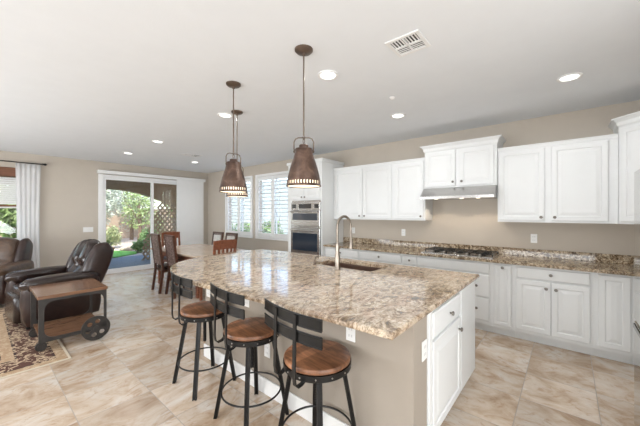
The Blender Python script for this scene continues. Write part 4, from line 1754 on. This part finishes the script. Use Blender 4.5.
def recliner(label, loc, rz, name='recliner', side_mat='leather_side', tan='leather'):
    """faces -X in its own frame, 1.0 wide (Y), depth ~1.0"""
    t = thing(name, label, 'recliner', loc, rz)
    # base body under the seat
    m = MB(); m.box(-.42, .34, -.33, .33, .06, .34, .03, 2)
    m.build('base', side_mat, t, True)
    m = MB()
    for sx in (-.36, .28):
        for sy in (-.28, .28):
            m.lathe([(.03, 0), (.03, .065)], 10, (sx, sy, 0))
    m.build('feet', 'black_metal', t, True)
    puff('seat_cushion', tan, t, (-.10, 0, .42), (.72, .60, .22), .35)
    puff('footrest', tan, t, (-.44, 0, .26), (.13, .60, .38), .4)
    for s in (-1, 1):
        a = puff('arm', side_mat, t, (-.04, s * .41, .33), (.86, .20, .56), .30)
        puff('arm_pad', tan, a, (-.05, s * .41, .575), (.86, .25, .20), .60)
    ang = R(20)

    def tuft(co):
        # two vertical rolls, gathered across at the lumbar line
        groove = math.exp(-(co.y / .04) ** 2) * .075
        across = math.exp(-((co.z + .08) / .035) ** 2) * .07
        if co.x < 0:
            co.x += groove + across
        return co
    puff('backrest', tan, t, (.33, 0, .75), (.28, .62, .70), .62, dent=tuft, rot=(ang, 'Y'))
    for s in (-1, 1):
        puff('back_wing', side_mat, t, (.36, s * .335, .70), (.32, .17, .74), .75, rot=(ang, 'Y'))
    puff('back_shell', side_mat, t, (.43, 0, .63), (.20, .76, .80), .75, rot=(ang, 'Y'))
    return t


rcl = recliner('dark brown leather recliner facing left beside the wheeled cart table', (.77, 5.60, .0105), R(6))
rcl.scale = (.98, 1.0, 1.0)
rc = recliner('brown leather armchair at the left edge, in front of the sheer curtain', (.06, 7.30, .0105), R(62), 'armchair', 'leather_side', 'leather_tan')

rc.scale = (1.08, 1.05, .98)
# ------------------------------------------------------------------ cart table
t = thing('cart_side_table', 'industrial cart side table with wooden top, grey metal frame and wheels', 'side table', (.735, 4.62, .0105))
a, b = .31, .35
MB().box(-a, a, -b, b, .565, .60, .004).build('tabletop', 'cart_wood', t)


def frame_side(y):
    m = MB()
    y0_, y1_ = y - .012, y + .012
    # outer rectangle with a rounded opening
    outer = [(-a + .01, .10), (a - .01, .10), (a - .01, .565), (-a + .01, .565)]
    inner = []
    cx0, cx1, cz0, cz1, rr_ = -a + .055, a - .035, .135, .535, .09
    for (cx_, cz_, a0) in ((cx1 - rr_, cz1 - rr_, 0), (cx0 + rr_, cz1 - rr_, 90), (cx0 + rr_, cz0 + rr_, 180), (cx1 - rr_, cz0 + rr_, 270)):
        for k in range(7):
            an = R(a0 + 90 * k / 6)
            inner.append((cx_ + rr_ * math.cos(an), cz_ + rr_ * math.sin(an)))
    for yy in (y0_, y1_):
        ov = [m.bm.verts.new((x, yy, z)) for x, z in outer]
        iv = [m.bm.verts.new((x, yy, z)) for x, z in inner]
        es = [m.bm.edges.new((l_[k], l_[(k + 1) % len(l_)])) for l_ in (ov, iv) for k in range(len(l_))]
        bmesh.ops.triangle_fill(m.bm, use_beauty=True, edges=es)
        if yy == y0_:
            o0, i0 = ov, iv
        else:
            for p, q in ((o0, ov), (i0, iv)):
                for k in range(len(p)):
                    m.bm.faces.new((p[k], p[(k + 1) % len(p)], q[(k + 1) % len(p)], q[k]))
    m.build('frame_side', 'grey_iron', t)


frame_side(-b + .02)
frame_side(b - .02)
MB().box(-a + .03, a - .03, -b + .034, b - .034, .115, .14).build('shelf', 'cart_wood', t)


def wheel(x, y, r_, holes, name):
    m = MB()
    n = 48
    rim = [(r_ - .022, -.014), (r_, -.014), (r_, .014), (r_ - .022, .014), (r_ - .022, -.014)]
    m.lathe(rim, n, (x, y, r_), 'Y', cap=False)
    m.lathe([(0, -.02), (.030, -.02), (.030, .02), (0, .02)], 20, (x, y, r_), 'Y', cap=False)
    # web with round holes between hub and rim
    for face_y in (-.005, .005):
        outer = [(x + (r_ - .02) * math.cos(2 * PI * k / 40), r_ + (r_ - .02) * math.sin(2 * PI * k / 40)) for k in range(40)]
        loops = [outer]
        for h_ in range(holes):
            ha = 2 * PI * h_ / holes + .3
            hx, hz = x + math.cos(ha) * r_ * .56, r_ + math.sin(ha) * r_ * .56
            loops.append([(hx + r_ * .19 * math.cos(2 * PI * k / 14), hz + r_ * .19 * math.sin(2 * PI * k / 14)) for k in range(14)])
        es = []
        for lp in loops:
            vs = [m.bm.verts.new((px_, y + face_y, pz)) for px_, pz in lp]
            es += [m.bm.edges.new((vs[k], vs[(k + 1) % len(vs)])) for k in range(len(vs))]
        bmesh.ops.triangle_fill(m.bm, use_beauty=True, edges=es)
    return m.build(name, 'grey_iron', t, True, angle=30)


wheel(.185, -(b + .035), .138, 6, 'wheel')
wheel(.24, b - .07, .048, 0, 'caster')
m = MB(); m.box(.215, .265, b - .092, b - .048, .092, .10)
m.build('caster_plate', 'grey_iron', t)
MB().tube([(.185, -b - .03, .138), (.185, -b + .10, .138)], .010, 10).build('axle', 'grey_iron', t, True)
for s in (-1, 1):
    wheel(-a + .035, s * (b - .07), .048, 0, 'caster')
    m = MB(); m.box(-a + .01, -a + .06, s * (b - .07) - .022, s * (b - .07) + .022, .092, .10); 
    m.build('caster_plate', 'grey_iron', t)
